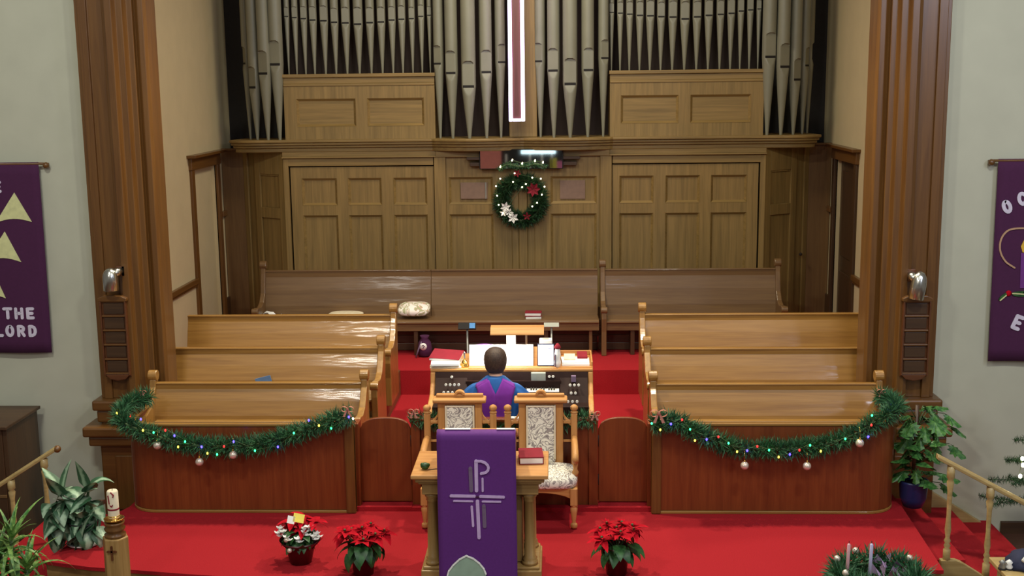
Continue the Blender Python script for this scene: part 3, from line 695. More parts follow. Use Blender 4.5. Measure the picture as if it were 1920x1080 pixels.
# ------------------------------------------------------------------ organ console
def rot_at(p, axis, deg): return Matrix.Translation(p) @ Matrix.Rotation(radians(deg), 4, axis) @ Matrix.Translation(-Vector(p))
CX0, CX1 = -.785, .775
OC = thing('organ_console', 'oak organ console with dark stop panels and keyboards in front of the organist', 'organ console', (-.005, -4.1, 0))
part('case_back', MB().box(CX0+.03, CX1-.03, -3.74, -3.70, 0, 1.03), M['light_z'], OC, .004)
part('top_board', MB().box(CX0, CX1, -4.36, -3.68, 1.03, 1.058), M['light_x'], OC, .008)
for x in (CX0, CX1-.05):
    pr = [(-4.74, 0), (-4.74, .58), (-4.80, .66), (-4.80, .74), (-4.66, .80), (-4.48, .84), (-4.38, .92), (-4.36, 1.03), (-3.70, 1.03), (-3.70, 0)]
    part('cheek', MB().prism(pr, 'x', x, x+.05), M['light_z'], OC, .012)
part('name_board', MB().prism([(-4.40, .93), (-4.36, 1.03), (-3.74, 1.03), (-3.74, .66), (-4.40, .70)], 'x', CX0+.05, CX1-.05), M['console_dark'], OC)
part('key_bed', MB().box(CX0+.05, CX1-.05, -4.73, -3.76, .66, .785).box(-.44, .47, -4.55, -4.38, .785, .862), M['console_dark'], OC, .004)
part('knee_panel', MB().box(CX0+.05, CX1-.05, -4.30, -4.27, .02, .60), M['console_dark'], OC)
for s, a, b in ((-1, CX0+.05, -.43), (1, .46, CX1-.05)):
    part('stop_jamb', MB().prism([(-4.74, .66), (-4.66, .70), (-4.46, .90), (-4.38, .98), (-4.38, .66)], 'x', a, b), M['console_dark'], OC, .004)
def knob(x, y, Y, n='stop_knob'):
    p = wy(x, y, Y); part(n, MB().tube([p+Vector((0, .05, -.01)), p, p+Vector((0, -.006, 0))], [.006, .0135, .012], 10), M['keywhite'], OC, recalc=False)
for x, y, Y in [(836, 721.5, -4.52), (844, 721.5, -4.52), (852, 721.5, -4.52), (860, 721.5, -4.52), (847, 707, -4.43), (832, 736, -4.64), (840, 736, -4.64), (848, 736, -4.64),
                (1069, 722, -4.52), (1077, 722, -4.52), (1085, 722, -4.52), (1071, 737, -4.64), (1079, 737, -4.64), (1065, 753, -4.76), (1073.5, 753, -4.76), (1082, 753, -4.76), (1030, 706, -4.40), (1037, 706, -4.40)]:
    knob(x, y, Y)
p0 = wy(1060, 762, -4.77)
part('lower_rail', MB().box(.46, CX1-.05, -4.79, -4.74, .63, .65), M['pillar_x'], OC)
for k, (Y, z) in enumerate(((-4.70, .79), (-4.55, .865))):
    part('key_cheek', MB().box(-.44, .47, Y+.12, Y+.17, z-.01, z+.09), M['console_dark'], OC)
    n = 36
    for i in range(n):
        x = -.42+i*.0242
        part('white_key', MB().box(x, x+.0228, Y, Y+.14, z, z+.02), M['keywhite'], OC, recalc=False)
    for i in range(n-1):
        if i % 7 in (0, 1, 3, 4, 5): part('black_key', MB().box(-.42+(i+1)*.0242-.006, -.42+(i+1)*.0242+.006, Y+.05, Y+.14, z+.02, z+.032), M['black'], OC, recalc=False)
a, b = wy(996, 714, -4.40), wy(1023, 699.5, -4.40)
part('display', MB().box(a.x, b.x, -4.405, -4.35, a.z, b.z), M['lcd'], OC, .003)
a, b = wy(1071, 716, -4.44), wy(1080, 705, -4.44)
part('stop_display', MB().box(a.x, b.x, -4.45, -4.40, a.z, b.z), M['taupe'], OC, .002)
part('music_desk', MB().box(-.41, .40, -.012, 0, 0, .19, Matrix.Translation((0, -4.25, 1.058)) @ Matrix.Rotation(radians(-12), 4, 'X')).box(-.42, .43, -4.34, -4.25, 1.058, 1.066), M['light_x'], OC, .003)
# right end: raised tray with a rounded gallery
TR = thing('tray', 'light wooden tray of papers on the right end of the organ console', 'tray', (.62, -4.1, 1.058))
part('tray_base', MB().box(.45, .775, -4.33, -3.80, 1.058, 1.066), M['light_x'], TR)
for q in ((.45, .465, -4.3, -3.80), (.76, .775, -4.3, -3.80), (.45, .775, -3.815, -3.80)): part('tray_side', MB().box(*q, 1.066, 1.115), M['light_x'], TR, .005)
solo('papers', MB().box(.48, .745, -4.28, -4.0, 1.067, 1.084).box(.475, .73, -4.26, -4.0, 1.084, 1.096, rot_at((.6, -4.1, 1.09), 'Z', 3)), M['white'], 'stack of white papers in the wooden tray on the console', 'papers')
solo('hymn_book', MB().box(.63, .73, -4.10, -3.86, 1.097, 1.118), M['redbook'], 'small red book lying on the papers in the wooden tray', 'book', .004)
solo('cream_booklet', MB().box(.50, .61, -4.16, -3.92, 1.097, 1.108), M['cream'], 'cream booklet beside the red book in the wooden tray', 'booklet', .002)
# sheet music standing on the desk
for k, (x0, x1, d) in enumerate(((-.415, -.215, 'left end of the music desk'), (-.212, -.01, 'middle of the music desk behind the organist'), (-.006, .203, 'right of the organist\'s head on the music desk'))):
    mm = Matrix.Translation((0, -4.266, 1.068)) @ Matrix.Rotation(radians(-12+k), 4, 'X')
    solo('sheet_music', MB().box(x0, x1, -.006, 0, 0, .205, mm), M['white'], 'white sheet of music lit bright at the '+d if k < 2 else 'white sheet of music lit bright '+d, 'sheet music')
TB = thing('tablet', 'tablet with a lit white screen standing right of the sheet music', 'tablet', (.33, -4.28, 1.066))
mm = Matrix.Translation((0, -4.275, 1.067)) @ Matrix.Rotation(radians(-12), 4, 'X')
part('tablet_case', MB().box(.243, .405, -.012, 0, 0, .215, mm), M['navy'], TB, .004)
part('tablet_screen', MB().box(.251, .397, -.0135, -.0125, .01, .205, mm), M['screen'], TB)
part('screen_line', MB().box(.345, .385, -.0145, -.0135, .165, .17, mm), M['taupe'], TB)
TI = thing('tissue_box', 'white box with rounded top behind the tablet', 'box', (.33, -4.18, 1.066))
part('box_body', MB().box(.26, .385, -4.17, -4.06, 1.06, 1.30), M['white'], TI, .01)
part('tissue_slot', MB().box(.29, .355, -4.14, -4.09, 1.30, 1.302), M['lcd'], TI)
FG = thing('snowman_figure', 'small white figure with a red hat right of the tablet', 'figurine', (.44, -4.27, 1.06))
part('figure_body', MB().lathe([(.03, 0), (.034, .05), (.026, .09), (.032, .12), (.026, .15), (.024, .17), (.01, .20)], (.437, -4.29, 1.06), 14), M['white'], FG, recalc=False)
part('red_hat', MB().lathe([(.03, .185), (.034, .195), (.024, .215), (.008, .235)], (.437, -4.29, 1.06), 12), M['redbook'], FG, recalc=False)
part('scarf', MB().box(.408, .418, -4.325, -4.30, 1.07, 1.19), M['taupe'], FG, .003)
# left end of the console: binders, folders, brass bell
solo('cream_folder', MB().box(-.79, -.49, -4.34, -4.02, 1.059, 1.072), M['cream'], 'lowest cream folder of the pile at the left end of the console', 'folder', .002)
solo('cream_folder', MB().box(-.785, -.50, -4.33, -4.03, 1.073, 1.085, rot_at((-.64, -4.18, 1.08), 'Z', -3)), M['cream'], 'cream folder lying between the lowest folder and the fat white one', 'folder', .002)
solo('white_folder', MB().box(-.79, -.515, -4.36, -4.06, 1.086, 1.112, rot_at((-.65, -4.2, 1.1), 'Z', 4)), M['white'], 'fat white folder under the red binder at the left end of the console', 'folder', .005)
BN = thing('ring_binder', 'dark red binder on top of the folder pile', 'binder', (-.65, -4.1, 1.114))
mm = Matrix.Translation((-.65, -4.12, 1.117)) @ Euler((radians(6), radians(3), radians(-6))).to_matrix().to_4x4()
part('binder_cover', MB().box(-.15, .15, -.13, .15, .028, .034, mm), M['redbook'], BN, .002)
part('binder_pages', MB().box(-.145, .145, -.12, .145, .004, .028, mm), M['white'], BN, .001)
BL = thing('brass_bell', 'small brass hand bell left of the sheet music', 'bell', (-.46, -4.24, 1.058))
part('bell_body', MB().lathe([(.045, 0), (.043, .008), (.034, .03), (.028, .055), (.012, .07), (.006, .075)], (-.462, -4.26, 1.058), 16), M['brass'], BL, recalc=False)
part('bell_handle', MB().lathe([(.006, .075), (.011, .09), (.008, .12), (.012, .14), (.004, .15)], (-.462, -4.26, 1.058), 12), M['chrome'], BL, recalc=False)
solo('purple_cushion', MB().lathe([(.02, 0), (.13, .015), (.15, .07), (.13, .13), (.05, .15), (.01, .152)], (-.29, -3.96, 1.059), 20), M['stole'], 'round purple cushion behind the left sheet music', 'cushion')
# music lamp with wooden hood
LP = thing('music_lamp', 'music lamp with long pale wooden hood over the console', 'lamp', (-.08, -4.0, 1.058))
a, b = wy(919, 627, -4.46), wy(1020, 614, -4.40)
part('lamp_hood', MB().prism([(-4.465, a.z-.008), (-4.46, a.z+.004), (-4.40, b.z), (-4.30, b.z+.004), (-4.29, b.z-.014), (-4.395, b.z-.016), (-4.45, a.z-.006)], 'x', a.x, b.x), M['light_x'], LP, .002)
part('lamp_tube', MB().tube([(a.x+.03, -4.36, b.z-.03), (b.x-.03, -4.36, b.z-.03)], .011, 10), M['tube'], LP, recalc=False)
c, d = wy(948, 645, -4.2), wy(966, 645, -4.2)
for p0_, p1_ in (((-3.99, 1.058), (-4.02, b.z-.12)), ((-4.02, b.z-.12), (-4.33, b.z-.012))):
    (ya, za), (yb, zb) = p0_, p1_
    part('lamp_arm', MB().prism([(ya, za), (ya-.014, za), (yb-.014, zb), (yb, zb)] if abs(ya-yb) < .1 else [(ya, za-.006), (ya, za+.006), (yb, zb+.006), (yb, zb-.006)], 'x', c.x, d.x), M['white'], LP, .003, label='wide white lamp arm')
c = wy(986, 640, -4.2)
part('lamp_post', MB().tube([(c.x, -3.99, 1.058), (c.x, -4.02, b.z-.13), (c.x, -4.06, b.z-.11), (c.x, -4.32, b.z-.02)], .010, 10), M['steel'], LP, recalc=False)
lt = bpy.data.lights.new('music_lamp_light', 'AREA'); lt.shape = 'RECTANGLE'; lt.size = .4; lt.size_y = .04; lt.energy = 7; lt.color = (1, .96, .88)
lo = bpy.data.objects.new('music_lamp_light', lt); COL.objects.link(lo); lo.location = (-.09, -4.385, b.z-.03)
lo.rotation_euler = (Vector((-.09, -4.27, 1.10))-lo.location).to_track_quat('-Z', 'Y').to_euler()
# thin stands behind the console
def stand(x, ytop, ybot, Y, label, w, h, mat, name, cat, zf):
    p = wy(x, ytop, Y)
    t = thing(name, label, cat, (p.x, Y, zf))
    part('pole', MB().tube([(p.x, Y, zf+.02), (p.x, Y, p.z)], .011, 8), M['steel'], t, recalc=False)
    part('foot', MB().lathe([(.13, 0), (.12, .012), (.02, .022)], (p.x, Y, zf), 16), M['steel'], t, recalc=False)
    part('holder', MB().box(p.x-w/2, p.x+w/2, Y-.025, Y, p.z-h/2, p.z+h/2, rot_at((p.x, Y, p.z), 'X', -25)), M[mat], t, .004)
    return t, p
t, p = stand(876, 612, 660, -3.15, 'slim grey stand with a small black screen left of the lamp hood', .19, .075, 'black', 'music_stand', 'stand', .17)
part('lit_label', MB().box(p.x+.025, p.x+.085, -3.186, -3.178, p.z-.028, p.z+.028, rot_at((p.x, -3.15, p.z), 'X', -25)), plain('blue_label', (70, 130, 190), .5), t)  # plain blue patch standing in for the glow at the screen's right end
stand(1034, 610, 660, -3.1, 'thin stand with a pale blue card right of the lamp hood', .16, .05, 'lcd', 'card_stand', 'stand', .17)
# purple bag under the rear pew
p = wz(797, 668, .46)
BG = thing('purple_bag', 'dark purple bag with a round white badge under the rear pew', 'bag', (p.x, p.y, .46))
part('bag_body', MB().lathe([(.03, 0), (.085, .02), (.09, .1), (.075, .18), (.04, .23), (.06, .26), (.055, .262)], (p.x, p.y, .46), 14), M['purple'], BG, recalc=False)
part('badge', MB().lathe([(.045, 0), (.045, .008), (.001, .009)], (0, 0, 0), 16).xf(Matrix.Translation((p.x-.01, p.y-.082, .60)) @ Matrix.Rotation(radians(90), 4, 'X')), M['white'], BG, recalc=False)
part('badge_mark', MB().stroke([(p.x-.025, .61), (p.x-.01, .62), (p.x+.005, .605), (p.x-.008, .59), (p.x-.012, .58)], .008, p.y-.095, p.y-.09), M['purple'], BG)
part('strap', MB().tube([(p.x-.03, p.y-.07, .66), (p.x-.07, p.y-.10, .56), (p.x-.10, p.y-.10, .47)], .01, 6), M['taupe'], BG, recalc=False)

# ------------------------------------------------------------------ things lying on the rear pew and choir pews
def cushion(name, c, sx, sy, sz, mat, label, rz=0, rx=0):
    mb = MB(); n, m = 22, 9; rg = []
    for i in range(m+1):
        v = -1+2*i/m; v = math.copysign(abs(v)**.7, v); r = (1-abs(v)**2.4)**.5 if abs(v) < 1 else .02; ring = []
        for j in range(n):
            a = 2*pi*j/n; k = (abs(cos(a))**4+abs(sin(a))**4)**-.25
            ring.append((sx/2*k*cos(a)*max(r, .05), sy/2*k*sin(a)*max(r, .05), sz/2*v))
        rg.append(ring)
    mb.rings(rg).xf(Matrix.Translation(c) @ Euler((rx, 0, rz)).to_matrix().to_4x4())
    return solo(name, mb, mat, label, 'cushion')
p = wy(777, 588, -1.02)
cushion('floral_cushion', (p.x, -1.02, p.z+.06), .40, .30, .14, M['floral'], 'pink and green floral cushion on the rear pew', 0, radians(14))
p = wy(648, 591, -1.0); cushion('beige_cushion', (p.x, -1.0, .935), .44, .32, .08, M['cream'], 'flat beige cushion on the rear pew behind the left block')
p = wy(510, 586, -1.0)
mb = MB(); rr = random.Random(5)
g = [[(p.x-.11+.22*i/6, -1.08+.16*j/4, .905+.055*rr.random()+.03*sin(i)) for j in range(5)] for i in range(7)]
mb.add([q for r in g for q in r], [(i*5+j, i*5+j+1, i*5+j+6, i*5+j+5) for i in range(6) for j in range(4)], True)
solo('white_cloth', mb, M['white'], 'crumpled white cloth at the left end of the rear pew', 'cloth')
for k in range(2):
    p = wy(1000, 594, -1.05); q = thing('hymnal', ('lower' if k == 0 else 'upper')+' of the two hymnals lying on the rear pew', 'book', (p.x, -1.05, .891+k*.042), radians(3-6*k))
    me = MB().box(-.095, .095, -.075, .075, .004, .036); o = part('pages', me, M['white']); o.parent = q
    o = part('cover', MB().box(-.10, .10, -.08, .08, .036, .040).box(-.10, .10, -.08, .08, 0, .004).box(-.10, .10, .075, .08, 0, .04), M['redbook']); o.parent = q
p = wy(492, 712, -4.0); solo('blue_paper', MB().box(p.x-.08, p.x+.08, -3.965, -3.955, .80, .885, rot_at((p.x, -3.96, .85), 'Y', -14)), plain('blue_paper', (90, 120, 160), .8), 'blue paper leaning on the back of the middle left pew', 'paper')

# ------------------------------------------------------------------ organist
OG = thing('person', 'person seated from behind at the organ in a blue robe with purple stole, dark hair', 'person', (-.14, -4.86, 0))
HX, HY = -.135, -4.76
bench = thing('organ_bench', 'wooden organ bench under the seated organist', 'bench', (-.13, -4.86, 0))
part('bench_top', MB().box(-.5, .30, -5.02, -4.72, .445, .475), M['light_x'], bench, .006)
for x in (-.47, .25): part('bench_leg', MB().box(x-.025, x+.025, -5.0, -4.74, 0, .445), M['light_z'], bench, .006)

def skin_mesh(name, pts, edges, rad, mat, parent, root=0, sub=2):
    off = rootof(parent).location; me = bpy.data.meshes.new(name)
    me.from_pydata([tuple(Vector(p)-off) for p in pts], edges, []); me.materials.append(mat)
    o = bpy.data.objects.new(name, me); COL.objects.link(o); o.parent = parent
    sk = o.modifiers.new('skin', 'SKIN'); sk.use_smooth_shade = True
    me.skin_vertices.new() if not me.skin_vertices else None
    for i, r in enumerate(rad):
        v = me.skin_vertices[0].data[i]; v.radius = (r, r) if not isinstance(r, tuple) else r; v.use_root = i == root
    sb = o.modifiers.new('sub', 'SUBSURF'); sb.levels = sub; sb.render_levels = sub
    return o
P_, E_, R_ = [], [], []
def J(p, r, par=None):
    P_.append(p); R_.append(r); i = len(P_)-1
    if par is not None: E_.append((par, i))
    return i
pel = J((HX, -4.86, .56), .13); sp1 = J((HX, -4.86, .72), (.13, .10), pel); sp2 = J((HX, -4.84, .88), (.15, .105), sp1)
nk0 = J((HX, -4.81, 1.02), (.10, .08), sp2); nk1 = J((HX, -4.79, 1.11), .052, nk0); hd1 = J((HX, -4.775, 1.17), (.066, .075), nk1); hd2 = J((HX, -4.77, 1.245), (.078, .095), hd1); hd3 = J((HX, -4.775, 1.31), (.062, .08), hd2)
for s in (-1, 1):
    sh = J((HX+s*.18, -4.82, .985), .06, nk0); el = J((HX+s*.28, -4.72, .76), .042, sh); wr = J((HX+s*.20, -4.60, .725), .028, el); pa = J((HX+s*.185, -4.53, .735), (.036, .018), wr)
    for k in range(4):
        kx = HX+s*(.185-.03+.02*k); a = J((kx, -4.49, .748), .0095, pa); b = J((kx-s*.002, -4.462+abs(k-1.4)*-.008, .742), .0085, a); J((kx-s*.003, -4.448+abs(k-1.4)*-.012, .722), .0075, b)
    th = J((HX+s*(.185-.04), -4.55, .735), .010, pa); J((HX+s*(.185-.055), -4.52, .722), .008, th)
    hp = J((HX+s*.10, -4.82, .55), .085, pel); kn = J((HX+s*.13, -4.46, .53), .062, hp); an = J((HX+s*.13, -4.44, .12), .042, kn); J((HX+s*.135, -4.33, .05), (.04, .03), an)
skin_mesh('body', P_, E_, R_, M['skin'], OG, pel)
for s in (-1, 1): part('ear', MB().sphere((HX+s*.088, -4.775, 1.24), .022, 10, 7, (.5, 1, 1.35)), M['skin'], OG, recalc=False)
part('nose', MB().sphere((HX, -4.675, 1.235), .016, 10, 7, (.8, 1.1, 1.3)), M['skin'], OG, recalc=False)
for s in (-1, 1): part('eye', MB().sphere((HX+s*.032, -4.683, 1.26), .011, 10, 7), M['white'], OG, recalc=False)
part('mouth', MB().sphere((HX, -4.688, 1.19), .018, 10, 6, (1.2, .5, .4)), M['redbook'], OG, recalc=False)
# hair: short cut, fuller at the crown, tapering to the nape
rg = []; hr = random.Random(2)
DZ = .035
for z, ax, ay, cy in ((1.102, .066, .052, -4.805), (1.12, .076, .07, -4.80), (1.14, .086, .088, -4.795), (1.18, .097, .106, -4.788), (1.22, .102, .114, -4.785), (1.26, .098, .111, -4.785), (1.295, .084, .096, -4.785), (1.32, .060, .068, -4.785), (1.335, .026, .03, -4.785)):
    ring = []
    for j in range(36):
        a = 2*pi*j/36; fr = max(0, sin(a))
        rr_ = 1+.022*sin(j*3.1+z*60)+.015*hr.random()
        y = cy+ay*sin(a)*rr_
        if z < 1.25: y = min(y, -4.735+(z-1.1)*.12)
        ring.append((HX+ax*cos(a)*rr_*1.04, y, z+DZ))
    rg.append(ring)
part('hair', MB().rings(rg), M['hair'], OG, recalc=False)
# robe: torso loft with puffed bell sleeves, remeshed into one cloth
def torso(z):
    t = [(.44, .235, .165), (.55, .225, .155), (.66, .205, .140), (.78, .205, .135), (.88, .215, .135), (.97, .215, .128), (1.03, .185, .112), (1.075, .130, .095), (1.118, .078, .076)]
    for a, b in zip(t[:-1], t[1:]):
        if a[0] <= z <= b[0]:
            k = (z-a[0])/(b[0]-a[0]); return a[1]+(b[1]-a[1])*k, a[2]+(b[2]-a[2])*k
    return t[-1][1:]
mb = MB(); rg = []
for i in range(33):
    z = .44+.67*i/32; ax, ay = torso(z); fo = .03*min(1, max(0, (1.0-z)/.4))
    rg.append([(HX+ax*cos(2*pi*j/48)*(1+fo*sin(j*2*pi/48*13+z*3)), -4.84+ay*sin(2*pi*j/48)*(1+fo*sin(j*2*pi/48*13+z*3)), z) for j in range(48)])
mb.rings(rg)
for s in (-1, 1):
    path = smooth_path([(HX+s*.11, -4.82, 1.005), (HX+s*.185, -4.81, .95), (HX+s*.245, -4.78, .84), (HX+s*.255, -4.71, .755), (HX+s*.21, -4.62, .735)], 6)
    n = len(path); rings = []
    for i, q in enumerate(path):
        t = i/(n-1); R = .055+.052*sin(pi*min(1, t*.95)**1.3) + .014*t
        d = (path[min(i+1, n-1)]-path[max(i-1, 0)]).normalized(); u = d.cross(Vector((0, 1, .3))).normalized(); v = d.cross(u)
        rings.append([q+(u*cos(2*pi*j/30)+v*sin(2*pi*j/30))*R*(1+.07*sin(j*2*pi/30*7+t*5)) for j in range(30)])
    mb.rings(rings)
rb = part('robe', mb, M['robe'], OG)
r_ = rb.modifiers.new('remesh', 'REMESH'); r_.mode = 'VOXEL'; r_.voxel_size = .009; r_.use_smooth_shade = True
s_ = rb.modifiers.new('smooth', 'SMOOTH'); s_.iterations = 2
# skirt of the robe over the lap and bench
mb = MB(); rg = []
for z, ax, ay, cy in ((.10, .25, .20, -4.56), (.30, .26, .22, -4.60), (.46, .25, .24, -4.66), (.56, .20, .20, -4.70), (.60, .12, .12, -4.74)):
    rg.append([(HX+ax*cos(2*pi*j/40)*(1+.03*sin(j*2.2)), cy+ay*sin(2*pi*j/40)*(1+.03*sin(j*2.2)), z) for j in range(40)])
part('robe_skirt', MB().rings(rg), M['robe'], OG, recalc=False)
# stole: a V of purple cloth on the back, two arms over the shoulders
def back_y(x, z):
    ax, ay = torso(z); u = min(.97, abs(x-HX)/(ax*1.02)); return -4.84-ay*1.05*sqrt(1-u*u)-.012
def lerp(a, b, t): return a+(b-a)*t
for s in (-1, 1):
    mb = MB(); n, m = 30, 8; vs = []
    for i in range(n+1):
        t = i/n; z = lerp(1.095, .50, t)
        ii = lerp(.060, .0, t/.20) if t < .20 else 0
        oo = lerp(.178, .070, t**.9)
        for j in range(m+1):
            x = HX+.008+s*lerp(ii, oo, j/m); zz = z - .075*(j/m)**1.5*(1-t)**2
            vs.append((x, back_y(x, zz), zz))
    fs = [(i*(m+1)+j, i*(m+1)+j+1, (i+1)*(m+1)+j+1, (i+1)*(m+1)+j) for i in range(n) for j in range(m)]
    mb.add(vs, fs, True)
    # over the shoulder to the chest
    k = []
    for i in range(8):
        a = i/7*pi*.62
        for j in range(m+1):
            u = j/m; x = HX+s*lerp(.068, .178, u); z0 = 1.085-.07*u
            k.append((x, -4.84-(torso(z0)[1]*sqrt(max(.02, 1-min(.97, abs(x-HX)/torso(z0)[0])**2))+.015)*cos(a), z0+.022*sin(a)-(.10*max(0, -cos(a)))))
    mb.add(k, [(i*(m+1)+j, i*(m+1)+j+1, (i+1)*(m+1)+j+1, (i+1)*(m+1)+j) for i in range(7) for j in range(m)], True)
    o = part('stole', mb, M['stole'], OG, recalc=False)
    so = o.modifiers.new('thick', 'SOLIDIFY'); so.thickness = .006; so.offset = 0

# ------------------------------------------------------------------ pulpit chairs
def chair(loc, label):
    t = thing('pulpit_chair', label, 'chair', loc, 0, 'upholstered pulpit chairs'); t.scale = (1.035, 1, .91)
    X, Y, Z = loc
    def bx(*a): return MB().box(X+a[0], X+a[1], Y+a[2], Y+a[3], a[4], a[5])
    for s in (-1, 1):
        part('back_stile', bx(*sorted((s*.125, s*.188)), -.035, .03, .40, 1.09), M['light_z'], t, .008)
        pst = part('arm_post', MB().lathe([(.026, 0), (.03, .03), (.026, .06)], (X+s*.282, Y, 0), 12).box(X+s*.282-.027, X+s*.282+.027, Y-.027, Y+.027, .06, .985).lathe([(.03, .985), (.033, 1.0), (.02, 1.012)], (X+s*.282, Y, 0), 12), M['light_z'], t, .006)
        part('ball_finial', MB().sphere((X+s*.282, Y, 1.038), .034, 14, 9), M['light_z'], pst, recalc=False)
        a, b = sorted((s*.188, s*.256))
        part('side_rail', bx(a, b, -.015, .018, .885, .915), M['light_x'], t, .005)
        part('side_rail', bx(a, b, -.015, .018, .70, .72), M['light_x'], t, .005)
        br = [(X+s*.188, .96), (X+s*.188, 1.0)] + [(X+s*(.188+.068*k/6), 1.0-.10*(k/6)**.6) for k in range(7)] + [(X+s*.256, .86)] + [(X+s*(.256-.068*k/6), .86+.10*(k/6)**1.4) for k in range(7)]
        part('arch_bracket', MB().prism(br, 'y', Y-.008, Y+.012), M['light_x'], t, .003)
        part('arm', MB().tube(smooth_path([(X+s*.282, Y, .74), (X+s*.282, Y-.12, .755), (X+s*.284, Y-.27, .735), (X+s*.286, Y-.37, .70), (X+s*.286, Y-.40, .66), (X+s*.286, Y-.37, .635)], 5), .028, 10), M['light_y'], t, recalc=False)
        part('arm_support', MB().lathe([(.022, .48), (.028, .52), (.016, .55), (.024, .60), (.02, .70)], (X+s*.286, Y-.34, 0), 12), M['light_z'], t, recalc=False)
        part('front_leg', MB().lathe([(.012, 0), (.03, .02), (.028, .05), (.014, .06), (.018, .09), (.028, .17), (.03, .2), (.022, .215), (.03, .235)], (X+s*.272, Y-.44, 0), 14).box(X+s*.272-.03, X+s*.272+.03, Y-.47, Y-.41, .235, .40), M['light_z'], t, .004)
    part('crest_panel', bx(-.188, .188, -.03, .025, 1.075, 1.105), M['light_x'], t, .005)
    cr = part('crest_cap', MB().prism([(Y-.075, 1.105), (Y-.09, 1.125), (Y-.085, 1.145), (Y-.05, 1.15), (Y+.05, 1.15), (Y+.05, 1.105)], 'x', X-.225, X+.225), M['light_x'], t, .01)
    part('crest_gallery', bx(-.20, .20, -.02, .03, 1.15, 1.18), M['light_x'], cr, .008)
    an = [(X+.045*cos(pi*k/12), 1.172+.045*sin(pi*k/12)) for k in range(13)]
    an2 = [(X+.025*cos(pi*k/12), 1.172+.025*sin(pi*k/12)) for k in range(12, -1, -1)]
    part('crest_arch', MB().prism(an+an2, 'y', Y-.03, Y+.03).prism(an2[::-1], 'y', Y-.015, Y+.02), M['light_x'], cr, .004)
    part('lower_back_rail', bx(-.125, .125, -.03, .02, .46, .54), M['light_x'], t, .004)
    bc = part('back_cushion', bx(-.122, .122, -.05, .01, .50, 1.075), M['upholstery'], t, .02)
    for q in ((-.125, -.110, .54, 1.075), (.110, .125, .54, 1.075), (-.11, .11, 1.06, 1.075)): part('braid', MB().box(X+q[0], X+q[1], Y-.056, Y-.03, q[2], q[3]), M['cream'], bc, .004)
    mb = MB(); rg = []
    for z, k in ((.398, .96), (.405, 1), (.44, 1.015), (.475, 1.0), (.50, .93), (.515, .78), (.522, .45), (.524, .05)):
        rg.append([(X+.30*k*(abs(cos(a))**.45)*math.copysign(1, cos(a)), Y-.245+.235*k*(abs(sin(a))**.45)*math.copysign(1, sin(a)), z) for a in [2*pi*j/40 for j in range(40)]])
    part('seat_cushion', mb.rings(rg), M['upholstery'], t, recalc=False)
    ap = [(X-.272, .40), (X+.272, .40), (X+.272, .30)] + [(X+.242-.484*k/12, .30+.055*sin(pi*k/12)**.7) for k in range(13)] + [(X-.272, .30)]
    part('apron', MB().prism(ap, 'y', Y-.455, Y-.43), M['light_x'], t, .004)
    for s in (-1, 1): part('side_apron', bx(*sorted((s*.262, s*.285)), -.43, -.02, .30, .40), M['light_y'], t, .004)
    return t
chair((-.424, -5.33, 0), 'left pulpit chair, half hidden by the purple cloth')
chair((.288, -5.33, 0), 'right pulpit chair with its patterned seat in view')

# ------------------------------------------------------------------ table with lectern desk and cloth
TX0, TX1, TY0, TY1 = -.672, .362, -6.93, -6.32
TA = thing('communion_table', 'oak communion table with fluted corner columns in front of the chairs', 'table', ((TX0+TX1)/2, (TY0+TY1)/2, 0))
xm = (TX0+TX1)/2
part('table_top', MB().box(TX0, TX1, TY0, TY1, .835, .868), M['light_x'], TA, .008)
part('top_moulding', MB().box(TX0+.03, TX1-.03, TY0+.03, TY1-.03, .80, .835).box(TX0+.05, TX1-.05, TY0+.05, TY1-.05, .78, .80), M['table_x'], TA, .008)  # body in darker oak than the top, painting the shade on its front
part('frieze', MB().box(TX0+.075, TX1-.075, TY0+.075, TY1-.075, .69, .78), M['table_x'], TA, .006)
part('cabinet_body', MB().box(TX0+.20, TX1-.20, TY0+.16, TY1-.12, .12, .69), M['table_z'], TA, .006)
part('plinth', MB().box(TX0+.055, TX1-.055, TY0+.055, TY1-.04, .0, .09).box(TX0+.07, TX1-.07, TY0+.07, TY1-.05, .09, .115), M['table_x'], TA, .008)
for x in (TX0+.145, TX1-.145):
    for y in (TY0+.145, TY1-.12):
        rg = []
        for z, r in ((.115, .062), (.14, .062), (.145, .05), (.165, .056), (.18, .044), (.62, .040), (.63, .047), (.645, .044), (.66, .055), (.69, .06)):
            rg.append([(x+r*(1-.07*(.18 <= z <= .62)*(j % 2))*cos(2*pi*j/24), y+r*(1-.07*(.18 <= z <= .62)*(j % 2))*sin(2*pi*j/24), z) for j in range(24)])
        part('column', MB().rings(rg), M['table_z'], TA, recalc=False)
LD = thing('lectern_desk', 'wooden desktop lectern on the table behind the purple cloth', 'lectern', (-.17, -6.75, .868))
for x in (-.45, .10):
    part('desk_side', MB().prism([(-6.90, .869), (-6.90, 1.20), (-6.865, 1.205), (-6.50, 1.06), (-6.49, 1.02), (-6.56, .98), (-6.62, .90), (-6.60, .869)], 'x', x-.012, x+.012), M['light_z'], LD, .004)
part('desk_board', MB().prism([(-6.905, 1.195), (-6.895, 1.212), (-6.47, 1.062), (-6.47, 1.042)], 'x', -.47, .128), M['light_x'], LD, .004)
part('book_stop', MB().box(-.47, .128, -6.47, -6.45, 1.03, 1.095), M['light_x'], LD, .004)
part('desk_foot', MB().box(-.45, .10, -6.88, -6.85, .869, .90), M['light_x'], LD, .004)
